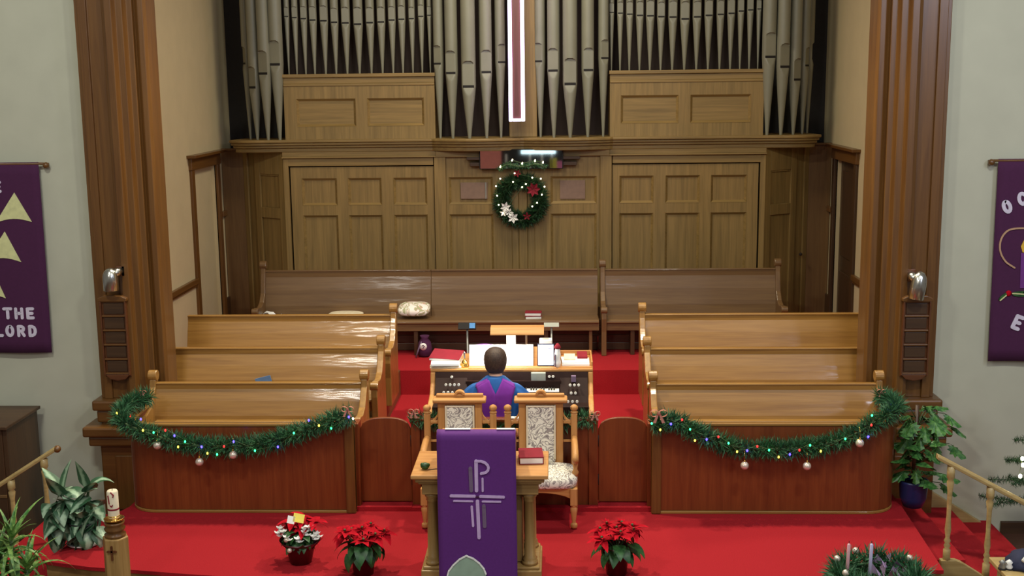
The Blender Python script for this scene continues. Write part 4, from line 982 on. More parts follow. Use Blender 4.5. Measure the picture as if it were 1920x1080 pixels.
for k, (x0, x1, l) in enumerate(((-.405, -.215, 'white paper on the left of the lectern desk edge'), (-.02, .115, 'white paper on the right of the lectern desk edge'))):
    solo('paper', MB().prism([(-6.912, 1.222), (-6.900, 1.230), (-6.62, 1.136), (-6.62, 1.128)], 'x', x0, x1), M['white'], l, 'paper')
PF = thing('pulpit_fall', 'long purple cloth with a lilac cross hanging from the lectern', 'cloth', (-.17, -6.95, 0))
def cloth_y(x, z): return -6.944 + .0015*sin(x*17+z*3) + .001*sin(z*9)
vs = []; n, m = 14, 40
for i in range(m+1):
    z = 1.216-1.44*i/m
    for j in range(n+1):
        x = -.466+.588*j/n + .004*i/m*(1 if j > n/2 else -1)
        y = cloth_y(x, z) if i > 0 else -6.90
        vs.append((x, y, z))
o = part('cloth', MB().add(vs, [(i*(n+1)+j, i*(n+1)+j+1, (i+1)*(n+1)+j+1, (i+1)*(n+1)+j) for i in range(m) for j in range(n)], True), M['fall'], PF, recalc=False)
so = o.modifiers.new('thick', 'SOLIDIFY'); so.thickness = .006
def fx_(px): return -.464+(px-300)/759
def fz_(py): return 1.208-(py-262)/741
def emb(name, pts, wd, mat, y=-6.9505):
    return part(name, MB().stroke([(fx_(a), fz_(b)) for a, b in pts], wd, y-.006, y), M[mat], PF, recalc=True)
emb('cross_stroke', [(520, 424), (520, 594)], .026, 'lilac')
emb('cross_stroke', [(374, 625), (508, 627)], .021, 'lilac'); emb('cross_stroke', [(541, 628), (673, 632)], .021, 'lilac')
emb('cross_stroke', [(524, 656), (530, 868)], .026, 'lilac')
emb('letter_bowl', [(520, 424), (548, 424), (571, 433), (586, 448), (590, 462), (586, 478), (573, 490), (548, 495)], .02, 'lilac', -6.9522)
emb('cross_shadow', [(487, 466), (490, 594)], .028, 'taupe', -6.9495); emb('cross_shadow', [(555, 526), (555, 596)], .016, 'lilac', -6.9495)  # secondary strokes of the emblem, in their own braid colours
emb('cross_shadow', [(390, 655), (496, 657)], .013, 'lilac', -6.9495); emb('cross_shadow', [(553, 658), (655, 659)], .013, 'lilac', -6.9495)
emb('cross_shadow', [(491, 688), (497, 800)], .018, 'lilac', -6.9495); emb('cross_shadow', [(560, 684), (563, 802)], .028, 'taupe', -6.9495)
emb('cross_centre', [(518, 630), (530, 630)], .012, 'purple', -6.955)
arch = [(345, 1090), (352, 1065), (378, 1030), (415, 995), (455, 973), (495, 990), (530, 1018), (555, 1050), (566, 1080), (568, 1140), (345, 1140)]
part('window_patch', MB().prism([(fx_(a), fz_(b)) for a, b in arch], 'y', -6.962, -6.956), M['sage'], PF)
emb('patch_border', arch[:-2], .012, 'white', -6.960)
# on the table
BB = thing('bible', 'dark red bible lying on the right of the communion table', 'book', (.225, -6.55, .868), radians(4))
for nm, mt, q in (('pages', 'white', (-.088, .088, -.115, .115, .006, .052)), ('cover', 'redbook', (-.094, .094, -.12, .12, .052, .060)), ('back_cover', 'redbook', (-.094, .094, -.12, .12, 0, .006)), ('spine', 'redbook', (.088, .094, -.12, .12, .006, .052))):
    o = part(nm, MB().box(*q), M[mt], None, .002); o.parent = BB
p = wz(797, 880, .868)
mb = MB(); rr = random.Random(9)
mb.sphere((p.x, p.y, .895), .035, 12, 8, (1.0, .9, .75)); mb.sphere((p.x-.02, p.y, .905), .016, 8, 6); mb.sphere((p.x+.024, p.y, .903), .015, 8, 6)
solo('trinket', mb, M['green'], 'small dark green trinket on the left of the communion table', 'ornament')
mb = MB().tube([(p.x+.03, p.y-.02, .871), (p.x+.08, p.y+.0, .872), (p.x+.13, p.y+.005, .871)], .003, 5)
solo('cord', mb, M['black'], 'thin dark cord beside the trinket on the communion table', 'cord')

# ------------------------------------------------------------------ plants
def leaf_mesh(name, mat, L, W, curl=.25, n=7, fold=.15, tip=.5):
    """a pointed leaf along +Y, arching down"""
    vs = []; fs = []
    for i in range(n+1):
        t = i/n; wv = W*(sin(pi*min(1, t**tip*.98+.02)))**.8 if 0 < i < n else W*.03
        y = L*t*cos(curl*t); z = -L*curl*t*t*.6
        vs += [(-wv/2, y, z+fold*wv/2), (0, y, z), (wv/2, y, z+fold*wv/2)]
        if i: k = 3*i; fs += [(k-3, k-2, k+1, k), (k-2, k-1, k+2, k+1)]
    return mesh_of(name, MB().add(vs, fs, True), mat, False)
def put(mesh, name, parent, loc, az, el, roll=0, sc=1):
    """link one leaf: shared mesh, pointing to azimuth az and elevation el"""
    o = bpy.data.objects.new(name, mesh); COL.objects.link(o); o.parent = parent
    o.matrix_local = Matrix.Translation(loc) @ Matrix.Rotation(az, 4, 'Z') @ Matrix.Rotation(el, 4, 'X') @ Matrix.Rotation(roll, 4, 'Y') @ Matrix.Scale(sc, 4)
    return o
def pot(t, prof, mat, name='pot', n=20, soil=None, lab=None):
    o = part(name, MB().lathe(prof, t.location, n), mat, t, recalc=False, label=lab)
    if soil: part('soil', MB().lathe([(soil[0], soil[1]-.01), (soil[0], soil[1]), (.001, soil[1]+.004)], t.location, 16), M['soil'], t, recalc=False)
    return o
# variegated plant on the left
p = wz(160, 1018, 0)
AG = thing('variegated_plant', 'silver and green leaved plant in a black pot on a white saucer, left', 'plant', (p.x, p.y, 0))
part('saucer', MB().lathe([(.11, 0), (.145, .01), (.15, .022), (.138, .022), (.11, .012)], AG.location, 26), M['white'], AG, recalc=False)
pot(AG, [(.09, .014), (.12, .18), (.13, .20), (.118, .20), (.115, .17)], M['blackpot'], soil=(.113, .17))
lf = [leaf_mesh('leaf', M['agla'], .27, .155, c, 8, .12) for c in (.3, .6, 1.0)]
rr = random.Random(21)
stems = [(-.02, -.02, .44), (.05, .03, .50), (-.17, -.02, .48), (.12, -.05, .40), (-.10, .03, .36), (.02, -.09, .32), (-.22, 0, .40)]
for x, y, h in stems:
    c0 = Vector((x*.3, y*.3, .2)); c1 = Vector((x, y, h-.04)); part('stem', MB().tube([AG.location+c0, AG.location+(c0+c1)/2+Vector((x*.1, 0, .05)), AG.location+c1], .011, 7), M['stem'], AG, recalc=False)
    for k in range(9):
        az = rr.uniform(0, 2*pi) if k % 3 == 0 else rr.uniform(radians(100), radians(260))
        put(rr.choice(lf), 'leaf', AG, c1+Vector((0, 0, -.028*k)), az, radians(rr.uniform(25, 65) if k < 2 else rr.uniform(-75, -5)), rr.uniform(-.3, .3), rr.uniform(.75, 1.1))
put(lf[0], 'leaf', AG, (-.15, -.02, .47), radians(-30), radians(78), radians(-20)); put(lf[0], 'leaf', AG, (.04, -.02, .49), radians(150), radians(84), 0, 1.0)
# spiky plant at the far left
DR = thing('dracaena_plant', 'spiky narrow leaved green plant at the far left bottom corner', 'plant', (-3.55, -7.3, -.6))
part('pot', MB().lathe([(.13, 0), (.18, .28), (.19, .32), (.17, .32), (.165, .28)], DR.location, 20), M['blackpot'], DR, recalc=False)
part('soil', MB().lathe([(.165, .28), (.165, .29), (.001, .292)], DR.location, 16), M['soil'], DR, recalc=False)
tops = [(-.03, .0, 1.12), (-.14, .04, .98), (.10, -.06, .92)]
dl = [leaf_mesh('leaf', M['spike'], .46, .05, c, 9, .5, .35) for c in (.5, 1.0, 1.5)]
for x, y, h in tops:
    part('stem', MB().tube([DR.location+Vector((x*.3, y*.3, .28)), DR.location+Vector((x, y, h))], .014, 8), M['stem'], DR, recalc=False)
    for k in range(26):
        e = 80-k*4.2+rr.uniform(-8, 8)
        put(dl[min(2, k//9)], 'leaf', DR, (x, y, h-.006*k), k*2.4+rr.uniform(-.2, .2), radians(e), rr.uniform(-.2, .2), rr.uniform(.7, 1.05)*(1 if k > 4 else .7))
# poinsettias and the mixed basket
bm_ = leaf_mesh('bract', M['bract'], .105, .05, .45, 6, .2); bs_ = leaf_mesh('bract', M['bract'], .06, .026, .3, 5, .2)
gm_ = leaf_mesh('leaf', M['green'], .15, .085, .7, 6, .2)
def poinsettia(x, y, label, seed, h=.33, spread=.165, nf=8):
    rr = random.Random(seed); t = thing('poinsettia', label, 'plant', (x, y, 0), 0, 'poinsettias on the platform edge')
    pot(t, [(.078, 0), (.10, .20), (.112, .23), (.095, .225), (.092, .20)], M['redpot'], soil=(.09, .2))
    for k in range(nf):
        a = 2*pi*k/(nf-1)+.4 if k else 0; d = spread*rr.uniform(.75, 1.1) if k else 0
        c = Vector((d*cos(a), d*sin(a)*.8, h+rr.uniform(-.03, .05)+(.04 if not k else 0)))
        part('stem', MB().tube([t.location+Vector((0, 0, .19)), t.location+Vector((c.x*.6, c.y*.6, .19+(c.z-.19)*.6)), t.location+c], .005, 6), M['stem'], t, recalc=False)
        tilt = d*2.2
        for q in range(7): put(bm_, 'bract', t, c, q*2*pi/7+rr.uniform(-.2, .2), radians(rr.uniform(-30, 22)), rr.uniform(-.3, .3), rr.uniform(1.0, 1.35))
        for q in range(5): put(bs_, 'bract', t, c+Vector((0, 0, .012)), q*2*pi/5+rr.random(), radians(rr.uniform(15, 45)))
        part('flower_eye', MB().sphere(t.location+c+Vector((0, 0, .02)), .011, 7, 5), M['stem'], t, recalc=False)
    for k in range(22):
        a = k*2.4; d = .06+.04*(k % 3)/2; put(gm_, 'leaf', t, (d*cos(a), d*sin(a), h-.05-.004*k), a-pi/2, radians(rr.uniform(-60, 0)), rr.uniform(-.3, .3), rr.uniform(.95, 1.35))
    return t
poinsettia(-1.085, -6.72, 'red poinsettia between the mixed basket and the communion table', 4)
poinsettia(.885, -6.70, 'red poinsettia right of the communion table', 8, .33)
FB = thing('flower_basket', 'mixed red and white flower pot with yellow card, leftmost of the pots', 'plant', (-1.625, -6.5, 0))
pot(FB, [(.085, 0), (.115, .13), (.16, .19), (.165, .195), (.12, .14)], M['redpot'], soil=(.11, .13))
rr = random.Random(31)
for k in range(5):
    a = 2*pi*k/5; part('foil_point', MB().add([FB.location+Vector((.12*cos(a-.5), .12*sin(a-.5), .13)), FB.location+Vector((.12*cos(a+.5), .12*sin(a+.5), .13)), FB.location+Vector((.20*cos(a), .20*sin(a), .22))], [(0, 1, 2)]), M['redpot'], FB, recalc=False)
for k in range(44): a = k*2.4; put(gm_, 'leaf', FB, (.06*cos(a), .06*sin(a), .17+.0025*k), a-pi/2, radians(rr.uniform(-28, 35)), rr.uniform(-.3, .3), rr.uniform(.65, 1.0))
for k, (x, y, z) in enumerate(((.02, .05, .36), (-.06, .04, .33), (.12, .02, .33), (.04, -.02, .30), (-.13, .05, .27))):
    for q in range(6): put(bm_, 'bract', FB, (x, y, z), q*2*pi/6, radians(rr.uniform(-35, 30)), 0, 1.4)
pf = leaf_mesh('petal', M['white'], .04, .028, .2, 4, .1, .8)
for (x, y, z) in ((-.15, -.02, .27), (-.12, -.05, .25), (.06, -.08, .26), (.09, -.05, .29), (.13, -.09, .23), (.15, -.06, .24), (-.08, -.11, .23), (.01, -.12, .22), (.05, -.05, .28), (-.16, -.05, .24)):
    for q in range(5): put(pf, 'white_petal', FB, (x, y-.01, z+.01), q*2*pi/5, radians(48), 0, 1.15)
    for q in range(4): put(pf, 'white_petal', FB, (x+.022, y-.02, z-.004), q*2*pi/4+.5, radians(35), 0, 1.0)
for (x, y, z) in ((-.05, -.16, .16), (-.08, -.13, .235)): part('silver_ball', MB().sphere(FB.location+Vector((x, y, z)), .02, 10, 8), M['silver'], FB, recalc=False)
mm = Matrix.Translation(FB.location+Vector((.0, -.05, .35))) @ Euler((radians(-25), radians(20), radians(25))).to_matrix().to_4x4()
part('gift_card', MB().box(-.045, .045, -.003, 0, 0, .07, mm), plain('yellow_card', (244, 226, 96), .6), FB, label='yellow gift card')
part('gift_card_inside', MB().box(-.09, -.03, -.003, 0, -.02, .04, mm), M['white'], FB, label='white inside of the card')
# split leaf plant in a navy pot
p = wz(1711, 948, 0)
PH = thing('potted_plant', 'tall climbing split leaved plant in a navy pot by the right pilaster', 'plant', (p.x, p.y, 0))
pot(PH, [(.085, 0), (.115, .08), (.125, .22), (.13, .24), (.112, .24), (.11, .20)], M['bluepot'], soil=(.11, .20))
part('stake', MB().tube([PH.location+Vector((0, .02, .18)), PH.location+Vector((.01, .03, .92))], .018, 8), M['dark_z'], PH, recalc=False)
vs = []; fs = []
def split_leaf():
    ang = [0, .5, .75, 1.05, 1.3, 1.62, 1.9, 2.2, 2.5, 2.85, pi]; rad = [.13, .12, .07, .115, .065, .11, .06, .10, .06, .09, .02]
    o = [(rad[k]*sin(a)*.8, .13-.13+rad[k]*cos(a)+.08, -.03*abs(sin(a))) for k, a in enumerate(ang)]
    o2 = [(-x, y, z) for x, y, z in o[-2:0:-1]]
    pts = o+o2; n = len(pts)
    return mesh_of('leaf', MB().add([(0, .05, .012)]+pts, [(0, 1+i, 1+(i+1) % n) for i in range(n)], False), M['philo'], False)
sl_ = split_leaf(); rr = random.Random(77)
for k in range(46):
    h = .30+.62*(k/46)+rr.uniform(-.05, .05); a = k*2.4+rr.uniform(-.3, .3); d = rr.uniform(.05, .17)
    if cos(a)*d < -.10: d *= .6
    c = Vector((d*cos(a)+.02, d*sin(a)*.8-.02, h))
    put(sl_, 'leaf', PH, c, a-pi/2, radians(rr.uniform(-70, 5)), rr.uniform(-.4, .4), rr.uniform(.7, 1.05))
    if k % 2: part('leaf_stalk', MB().tube([PH.location+Vector((0, .02, h-.12)), PH.location+c], .004, 5), M['stem'], PH, recalc=False)
for (px, py) in ((1785, 800), (1770, 775), (1780, 832), (1762, 905), (1735, 762), (1745, 775)):
    c = wy(px, py, p.y+.02)-PH.location; put(sl_, 'leaf', PH, c, radians(-100+rr.uniform(-40, 40)), radians(-35), .2, .9)
    part('leaf_stalk', MB().tube([PH.location+Vector((.02, .02, c.z-.12)), PH.location+c*.7+Vector((0, 0, c.z*.3+.01)), PH.location+c], .004, 5), M['stem'], PH, recalc=False)

# ------------------------------------------------------------------ left foreground: newel with candle, rail, cabinet
NW = thing('newel_post', 'light oak newel post with carved cross and turned cap, left foreground', 'post', (-2.86, -7.15, -.6))
c = (-2.86, -7.15, -.6); q = Vector(c); ztop = wy(222, 1005, -7.15).z+.6
hx = lambda r, z0, z1: MB().prism([(c[0]+r*cos(pi/6+k*pi/3+pi/6), c[1]+r*sin(pi/6+k*pi/3+pi/6)) for k in range(6)], 'z', c[2]+z0, c[2]+z1)
part('post_shaft', hx(.098, 0, ztop), M['table_z'], NW, .008)
part('turned_cap', MB().lathe([(.075, ztop), (.078, ztop+.02), (.055, ztop+.03), (.07, ztop+.05), (.078, ztop+.065), (.06, ztop+.08), (.07, ztop+.095), (.074, ztop+.115)], c, 20), M['pillar_z'], NW, recalc=False)
zc = c[2]+ztop-.10
for w_, q0, q1 in ((.015, (-2.86, zc-.05), (-2.86, zc+.05)), (.015, (-2.89, zc+.012), (-2.83, zc+.012))):
    part('carved_cross', MB().stroke([q0, q1], w_, c[1]-.094, c[1]-.084), M['board'], NW)
zb = c[2]+ztop+.116
CN = thing('candle_holder', 'brass dish on top of the newel post', 'candle holder', (c[0], c[1], zb))
part('dish', MB().lathe([(.045, 0), (.07, .012), (.075, .026), (.07, .026), (.045, .01), (.03, .012), (.045, .05), (.043, .05), (.02, .02)], (c[0], c[1], zb), 22), M['brass'], CN, recalc=False)
CA = thing('candle', 'cream pillar candle with red markings standing in the brass dish', 'candle', (c[0], c[1], zb+.03))
zt_ = wy(220, 919, -7.15).z; H = zt_-zb-.03
part('wax', MB().lathe([(.04, 0), (.041, .01), (.041, H-.012), (.034, H), (.01, H-.004)], (c[0], c[1], zb+.03), 20), M['cream'], CA, recalc=False)
part('red_band', MB().lathe([(.0405, .062), (.042, .063), (.042, .075), (.0405, .076)], (c[0], c[1], zb+.03), 20), M['redbook'], CA, recalc=False)
part('red_mark', MB().stroke([(c[0]-.018, zb+.21), (c[0]-.012, zb+.15)], .007, c[1]-.045, c[1]-.03).stroke([(c[0]+.004, zb+.235), (c[0]+.022, zb+.215), (c[0]+.018, zb+.20)], .006, c[1]-.043, c[1]-.03).stroke([(c[0]-.006, zb+.135), (c[0]+.006, zb+.125), (c[0]+.012, zb+.14)], .006, c[1]-.045, c[1]-.03), M['redbook'], CA, kind='stuff')
part('wick', MB().tube([(c[0], c[1], zt_-.006), (c[0]+.002, c[1], zt_+.012)], .002, 5), M['black'], CA, recalc=False)

def rail(name, label, pts, bal, zfoot, mat='yellow_oak'):
    t = thing(name, label, 'handrail', (pts[0][0], pts[0][1], min(zfoot)))
    part('hand_rail', MB().rings([[Vector(p)+Vector((0, a, b)) for a, b in ((-.03, -.02), (.03, -.02), (.034, .005), (.02, .025), (-.02, .025), (-.034, .005))] for p in pts], False), M[mat], t, .004)
    for (x, y), zf in zip(bal, zfoot):
        tt = (x-pts[0][0])/(pts[1][0]-pts[0][0]); zr = pts[0][2]+(pts[1][2]-pts[0][2])*tt-.015; Hh = zr-zf
        pr = [(.030, 0), (.030, Hh*.16), (.018, Hh*.175), (.028, Hh*.20), (.018, Hh*.225), (.028, Hh*.25), (.017, Hh*.28), (.026, Hh*.36), (.018, Hh*.5), (.02, Hh*.74), (.03, Hh*.84), (.02, Hh*.865), (.032, Hh*.885), (.032, Hh)]
        part('baluster', MB().lathe(pr, (x, y, zf), 12), M[mat], t, recalc=False)
    return t
Yr = -6.05
a, b = wy(1757, 856, Yr), wy(1990, 980, Yr)
b1, b2 = wy(1774, 1055, Yr), wy(1848, 1075, Yr)
rail('stair_rail', 'light oak stair handrail with turned balusters going down on the right', [a, b], [(b1.x, Yr), (b2.x, Yr), (b2.x+.34, Yr)], [b1.z-.02, b2.z-.04, b2.z-.24])
part('stringer', MB().prism([(b1.x-.05, b1.z+.03), (b1.x+.07, b1.z+.03), (b1.x+.12, b1.z+.01), (b1.x+.70, b1.z-.36), (b1.x+.70, -.6), (b1.x-.05, -.6)], 'y', Yr-.03, Yr+.03), M['yellow_oak'], bpy.data.objects['stair_rail'], .005)
Yl = -5.7
a, b = wy(104, 842, Yl), wy(-60, 948, Yl)
l1, l2 = wy(90, 960, Yl), wy(28, 990, Yl)
rail('stair_rail', 'light oak stair handrail going down behind the plants on the left', [a, b], [(l1.x, Yl), (l2.x, Yl)], [l1.z-.2, l2.z-.25])
part('rail_end_knob', MB().sphere(a+Vector((.015, 0, 0)), .032, 12, 8), M['pillar_x'], bpy.data.objects['stair_rail.001'], recalc=False)
# right hand steps, carpeted, going down to the right, with the skirting on the wall
ST = structure('floor', MB().box(3.40, 3.80, -6.01, -4.45, -.60, -.17), M['carpet'])
structure('floor', MB().box(3.80, 4.20, -6.01, -4.32, -.60, -.32), M['carpet'])
structure('floor', MB().box(4.20, 4.60, -6.01, -4.32, -.60, -.47), M['carpet'])
structure('baseboard_right', MB().prism([(3.95, -.16), (4.03, -.16), (4.75, -.62), (4.75, -.74), (4.4, -.62), (3.95, -.36)], 'y', -4.37, -4.30), M['yellow_oak'], None, .006)
structure('baseboard_nave', MB().box(4.72, 8, -4.33, -4.30, -.62, -.48), M['dark_x'], None, .006)
structure('floor', MB().box(-4.30, -3.47, -6.45, -5.0, -.60, -.17), M['carpet'])
# dark cabinet on the left
a = wy(68, 763, -4.45)
CB = thing('wooden_cabinet', 'dark brown wooden cabinet against the wall at the left edge', 'cabinet', (a.x-.6, -4.75, -.6))
x1 = a.x; zt = a.z
part('cabinet_top', MB().box(x1-1.3, x1+.02, -5.14, -4.40, zt-.03, zt), M['dark_x'], CB, .006)
part('cabinet_side', MB().box(x1-.05, x1-.01, -5.08, -4.42, -.6, zt-.03), M['dark_z'], CB, .004)
part('cabinet_back', MB().box(x1-1.28, x1-.05, -4.46, -4.42, -.6, zt-.03), M['dark_z'], CB)
part('cabinet_front', MB().box(x1-1.26, x1-.09, -5.04, -5.0, -.6, zt-.06), M['dark_z'], CB, .004)
part('front_rail', MB().box(x1-1.26, x1-.09, -5.07, -5.04, zt-.12, zt-.06), M['dark_x'], CB, .004)
part('front_shelf', MB().box(x1-1.28, x1-.05, -5.10, -4.44, .02, .05), M['rear_x'], CB, .004)
part('front_stile', MB().box(x1-.16, x1-.05, -5.09, -5.0, -.6, zt-.03), M['dark_z'], CB, .006)

# ------------------------------------------------------------------ banners
def banner(label, x0, x1, xb0, xb1, zt, zb, Y=-4.36):
    t = thing('wall_banner', label, 'banner', ((x0+x1)/2, Y, zb)); vs = []; n, m = 16, 16
    for i in range(m+1):
        k = i/m
        for j in range(n+1):
            u = j/n; vs.append((x0+(x1-x0)*u+((xb0-x0)*(1-u)+(xb1-x1)*u)*k**1.6, Y+.008*sin(u*14)*k, zt+(zb-zt)*k))
    o = part('banner_cloth', MB().add(vs, [(i*(n+1)+j, i*(n+1)+j+1, (i+1)*(n+1)+j+1, (i+1)*(n+1)+j) for i in range(m) for j in range(n)], True), M['purple'], t, recalc=False)
    so = o.modifiers.new('thick', 'SOLIDIFY'); so.thickness = .008
    return t
YB = -4.36; YL = YB-.010
a, b = wy(72, 304, YB), wy(97, 661, YB)
BL_ = banner('purple felt banner with pale triangles and white letters on the left wall', a.x-1.2, a.x, b.x-1.28, b.x, a.z, b.z)
part('banner_rod', MB().tube([(a.x-1.25, YB+.0, a.z-.015), (a.x+.05, YB, a.z-.015)], .012, 10), M['pillar_x'], BL_, recalc=False)
part('rod_knob', MB().sphere((a.x+.07, YB, a.z-.03), .03, 12, 8).box(a.x+.05, a.x+.08, YB, -4.31, a.z-.06, a.z-.01), M['pillar_x'], BL_)
def tri(px):
    """felt triangle with a hollow curved foot: apex, right corner, left corner in pixels"""
    (ax, ay), (rx, ry), (lx, ly) = px; A, R_, L_ = wy(ax, ay, YL), wy(rx, ry, YL), wy(lx, ly, YL)
    foot = [(L_.x+(R_.x-L_.x)*k/8, L_.z+(R_.z-L_.z)*k/8+.035*sin(pi*k/8)) for k in range(9)]
    part('felt_triangle', MB().prism([(A.x, A.z)]+foot[::-1], 'y', YL-.006, YL), M['gold_felt'], BL_)
tri(((27, 361), (60, 416), (-8, 418))); tri(((9, 434), (40, 491), (-26, 490))); tri(((-14, 505), (11, 559), (-40, 560)))
FONT = {'T': [[(0, 1), (.8, 1)], [(.4, 1), (.4, 0)]], 'H': [[(0, 0), (0, 1)], [(.7, 0), (.7, 1)], [(0, .5), (.7, .5)]],
        'E': [[(.6, 0), (0, 0), (0, 1), (.6, 1)], [(0, .5), (.5, .5)]], 'L': [[(0, 1), (0, 0), (.55, 0)]],
        'O': [[(.35+.35*sin(2*pi*k/16), .5+.5*cos(2*pi*k/16)) for k in range(17)]],
        'C': [[(.38+.38*cos(a), .5+.5*sin(a)) for a in [.8+k*(2*pi-1.6)/12 for k in range(13)]]],
        'R': [[(0, 0), (0, 1), (.35, 1), (.55, .9), (.6, .75), (.55, .6), (.35, .5), (0, .5)], [(.3, .5), (.62, 0)]],
        'D': [[(0, 0), (0, 1), (.25, 1), (.5, .88), (.62, .65), (.62, .35), (.5, .12), (.25, 0), (0, 0)]]}
def letter(ch, px, py, hpx, par, rot=0, wk=1.0, wd=.030):
    """one felt letter whose lower left corner shows at px,py"""
    p = wy(px, py, YL); h = wy(px, py-hpx, YL).z-p.z; mb = MB()
    for st in FONT[ch]:
        pts = [(x*h*wk, z*h) for x, z in st]; pts = [(p.x+x*cos(rot)-z*sin(rot), p.z+x*sin(rot)+z*cos(rot)) for x, z in pts]
        mb.stroke(pts, wd, YL-.006, YL)
    part('felt_letter', mb, M['white_felt'], par)
for ch, x, y, h in (('T', 9, 596, 17), ('H', 31, 596, 17), ('E', 53, 596, 17), ('L', -4, 629, 17), ('O', 14, 629, 17), ('R', 36, 629, 17), ('D', 57, 629, 17), ('E', -9, 359, 17)):
    letter(ch, x, y, h, BL_, 0, .95)
a, b = wy(1872, 298, YB), wy(1852, 677, YB)
BR_ = banner('purple felt banner with candle and halo on the right wall', a.x, a.x+1.2, b.x, b.x+1.3, a.z, b.z)
part('banner_rod', MB().tube([(a.x-.05, YB, a.z-.015), (a.x+1.25, YB, a.z-.015)], .012, 10), M['pillar_x'], BR_, recalc=False)
part('rod_knob', MB().sphere((a.x-.06, YB, a.z-.03), .03, 12, 8).box(a.x-.075, a.x-.045, YB, -4.31, a.z-.06, a.z-.01), M['pillar_x'], BR_)
letter('O', 1886, 399, 20, BR_, radians(24), .8, .034); letter('C', 1913, 384, 20, BR_, radians(16), .8, .034); letter('E', 1898, 613, 22, BR_, radians(-22), .8, .036)
hal = smooth_path([wy(x, y, YL) for x, y in ((1902, 502), (1885, 490), (1875, 470), (1877, 448), (1890, 432), (1912, 428), (1945, 430))], 4)
part('halo', MB().stroke([(q.x, q.z) for q in hal], .016, YL-.006, YL), plain('tan_braid', (188, 150, 118), .7), BR_)
q = [wy(x, y, YL) for x, y in ((1912, 540), (1914, 474), (1950, 474), (1950, 540))]
part('felt_candle', MB().prism([(v.x, v.z) for v in q], 'y', YL-.006, YL), plain('orchid_felt', (112, 52, 130), .9), BR_)
q = [wy(x, y, YL) for x, y in ((1917, 473), (1914, 462), (1920, 450), (1932, 440), (1944, 452), (1946, 473))]
part('felt_flame', MB().prism([(v.x, v.z) for v in q], 'y', YL-.006, YL), plain('yellow_felt', (222, 176, 60), .9), BR_)
for ang, (x, y) in ((0, (1915, 551)), (.25, (1935, 545)), (-2.4, (1880, 556))):
    c_ = wy(x, y, YL); L = .09 if ang > -1 else .05
    part('holly_leaf', MB().prism([(c_.x+L*cos(2*pi*k/10)*cos(ang)-L*.3*sin(2*pi*k/10)*sin(ang), c_.z+L*cos(2*pi*k/10)*sin(ang)+L*.3*sin(2*pi*k/10)*cos(ang)) for k in range(10)], 'y', YL-.007, YL), M['green'], BR_)
c_ = wy(1891, 550, YL); part('holly_berry', MB().sphere((c_.x, YL, c_.z), .028, 12, 8, (1, .4, 1)), M['bract'], BR_, recalc=False)
part('holly_vein', MB().stroke([(wy(1898, 550, YL).x, wy(1898, 550, YL).z), (wy(1930, 552, YL).x, wy(1930, 552, YL).z)], .010, YL-.012, YL-.006), M['gold_felt'], BR_)
part('holly_stalk', MB().stroke([(wy(1886, 554, YL).x, wy(1886, 554, YL).z), (wy(1875, 563, YL).x, wy(1875, 563, YL).z)], .012, YL-.008, YL), M['gold_felt'], BR_)

# ------------------------------------------------------------------ hymn boards and their lamps on the pilasters
for s, px in ((-1, 218), (1, 1715)):
    c = wy(px, 632, -4.52); x = c.x; zt, zb = wy(px, 556, -4.52).z, wy(px, 706, -4.52).z
    sd = 'left' if s < 0 else 'right'
    hb = thing('hymn_board', 'dark carved wooden hymn board with five rows on the %s pilaster' % sd, 'hymn board', (x, -4.5, zb))
    w2 = .125
    part('back_board', MB().box(x-w2, x+w2, -4.535, -4.47, zb, zt), M['board'], hb, .006)
    hh = (zt-zb-.08)/5
    for k in range(6): part('slot_rail', MB().box(x-w2+.012, x+w2-.012, -4.56, -4.535, zb+.03+hh*k, zb+.03+hh*k+.016), M['pillar_x'], hb, .005)
    for k in range(5): part('slot_panel', MB().box(x-w2+.03, x+w2-.03, -4.545, -4.535, zb+.055+hh*k, zb+.02+hh*(k+1)), M['dark_x'], hb, .003)
    for q in (-1, 1): part('side_stile', MB().box(*sorted((x+q*w2, x+q*(w2-.014))), -4.565, -4.53, zb+.02, zt-.04), M['board'], hb, .004)
    part('top_crest', MB().prism([(x-w2-.012, zt-.04), (x-w2-.012, zt-.01), (x-w2*.7, zt+.012), (x+w2*.7, zt+.012), (x+w2+.012, zt-.01), (x+w2+.012, zt-.04)], 'y', -4.57, -4.5), M['pillar_x'], hb, .006)
    part('bottom_crest', MB().prism([(x-w2, zb+.03), (x-w2*.6, zb-.02), (x, zb-.035), (x+w2*.6, zb-.02), (x+w2, zb+.03)], 'y', -4.555, -4.5), M['board'], hb, .006)
    lx = wy(207 if s < 0 else 1719, 520, -4.62); zl0 = wy(px, 545 if s < 0 else 561, -4.62).z; zl1 = wy(px, 502 if s < 0 else 508, -4.62).z
    la = thing('hymn_board_lamp', 'brushed metal elbow lamp above the hymn board on the %s pilaster' % sd, 'lamp', (lx.x, -4.62, zl0))
    Hh = zl1-zl0
    tw = radians(0 if s < 0 else 8)
    part('lamp_shade', MB().lathe([(.066, 0), (.07, .004), (.07, Hh*.55), (.066, Hh*.7), (.054, Hh*.84), (.034, Hh*.95), (.006, Hh)], (0, 0, 0), 24).xf(Matrix.Translation((lx.x, -4.62, zl0)) @ Matrix.Rotation(-s*-tw, 4, 'Y')), M['chrome'], la, recalc=False)
    ex = lx.x + (.05 if s < 0 else -.03)
    part('lamp_elbow', MB().tube([(lx.x, -4.62, zl0+Hh*.62), (ex, -4.60, zl0+Hh*.78), (ex+.01, -4.50, zl0+Hh*.80)], [.03, .042, .035], 14), M['chrome'], la, recalc=False)
    part('lamp_mount', MB().box(ex-.03, ex+.05, -4.52, -4.47, zl0+Hh*.55, zl0+Hh), M['board'], la, .004)

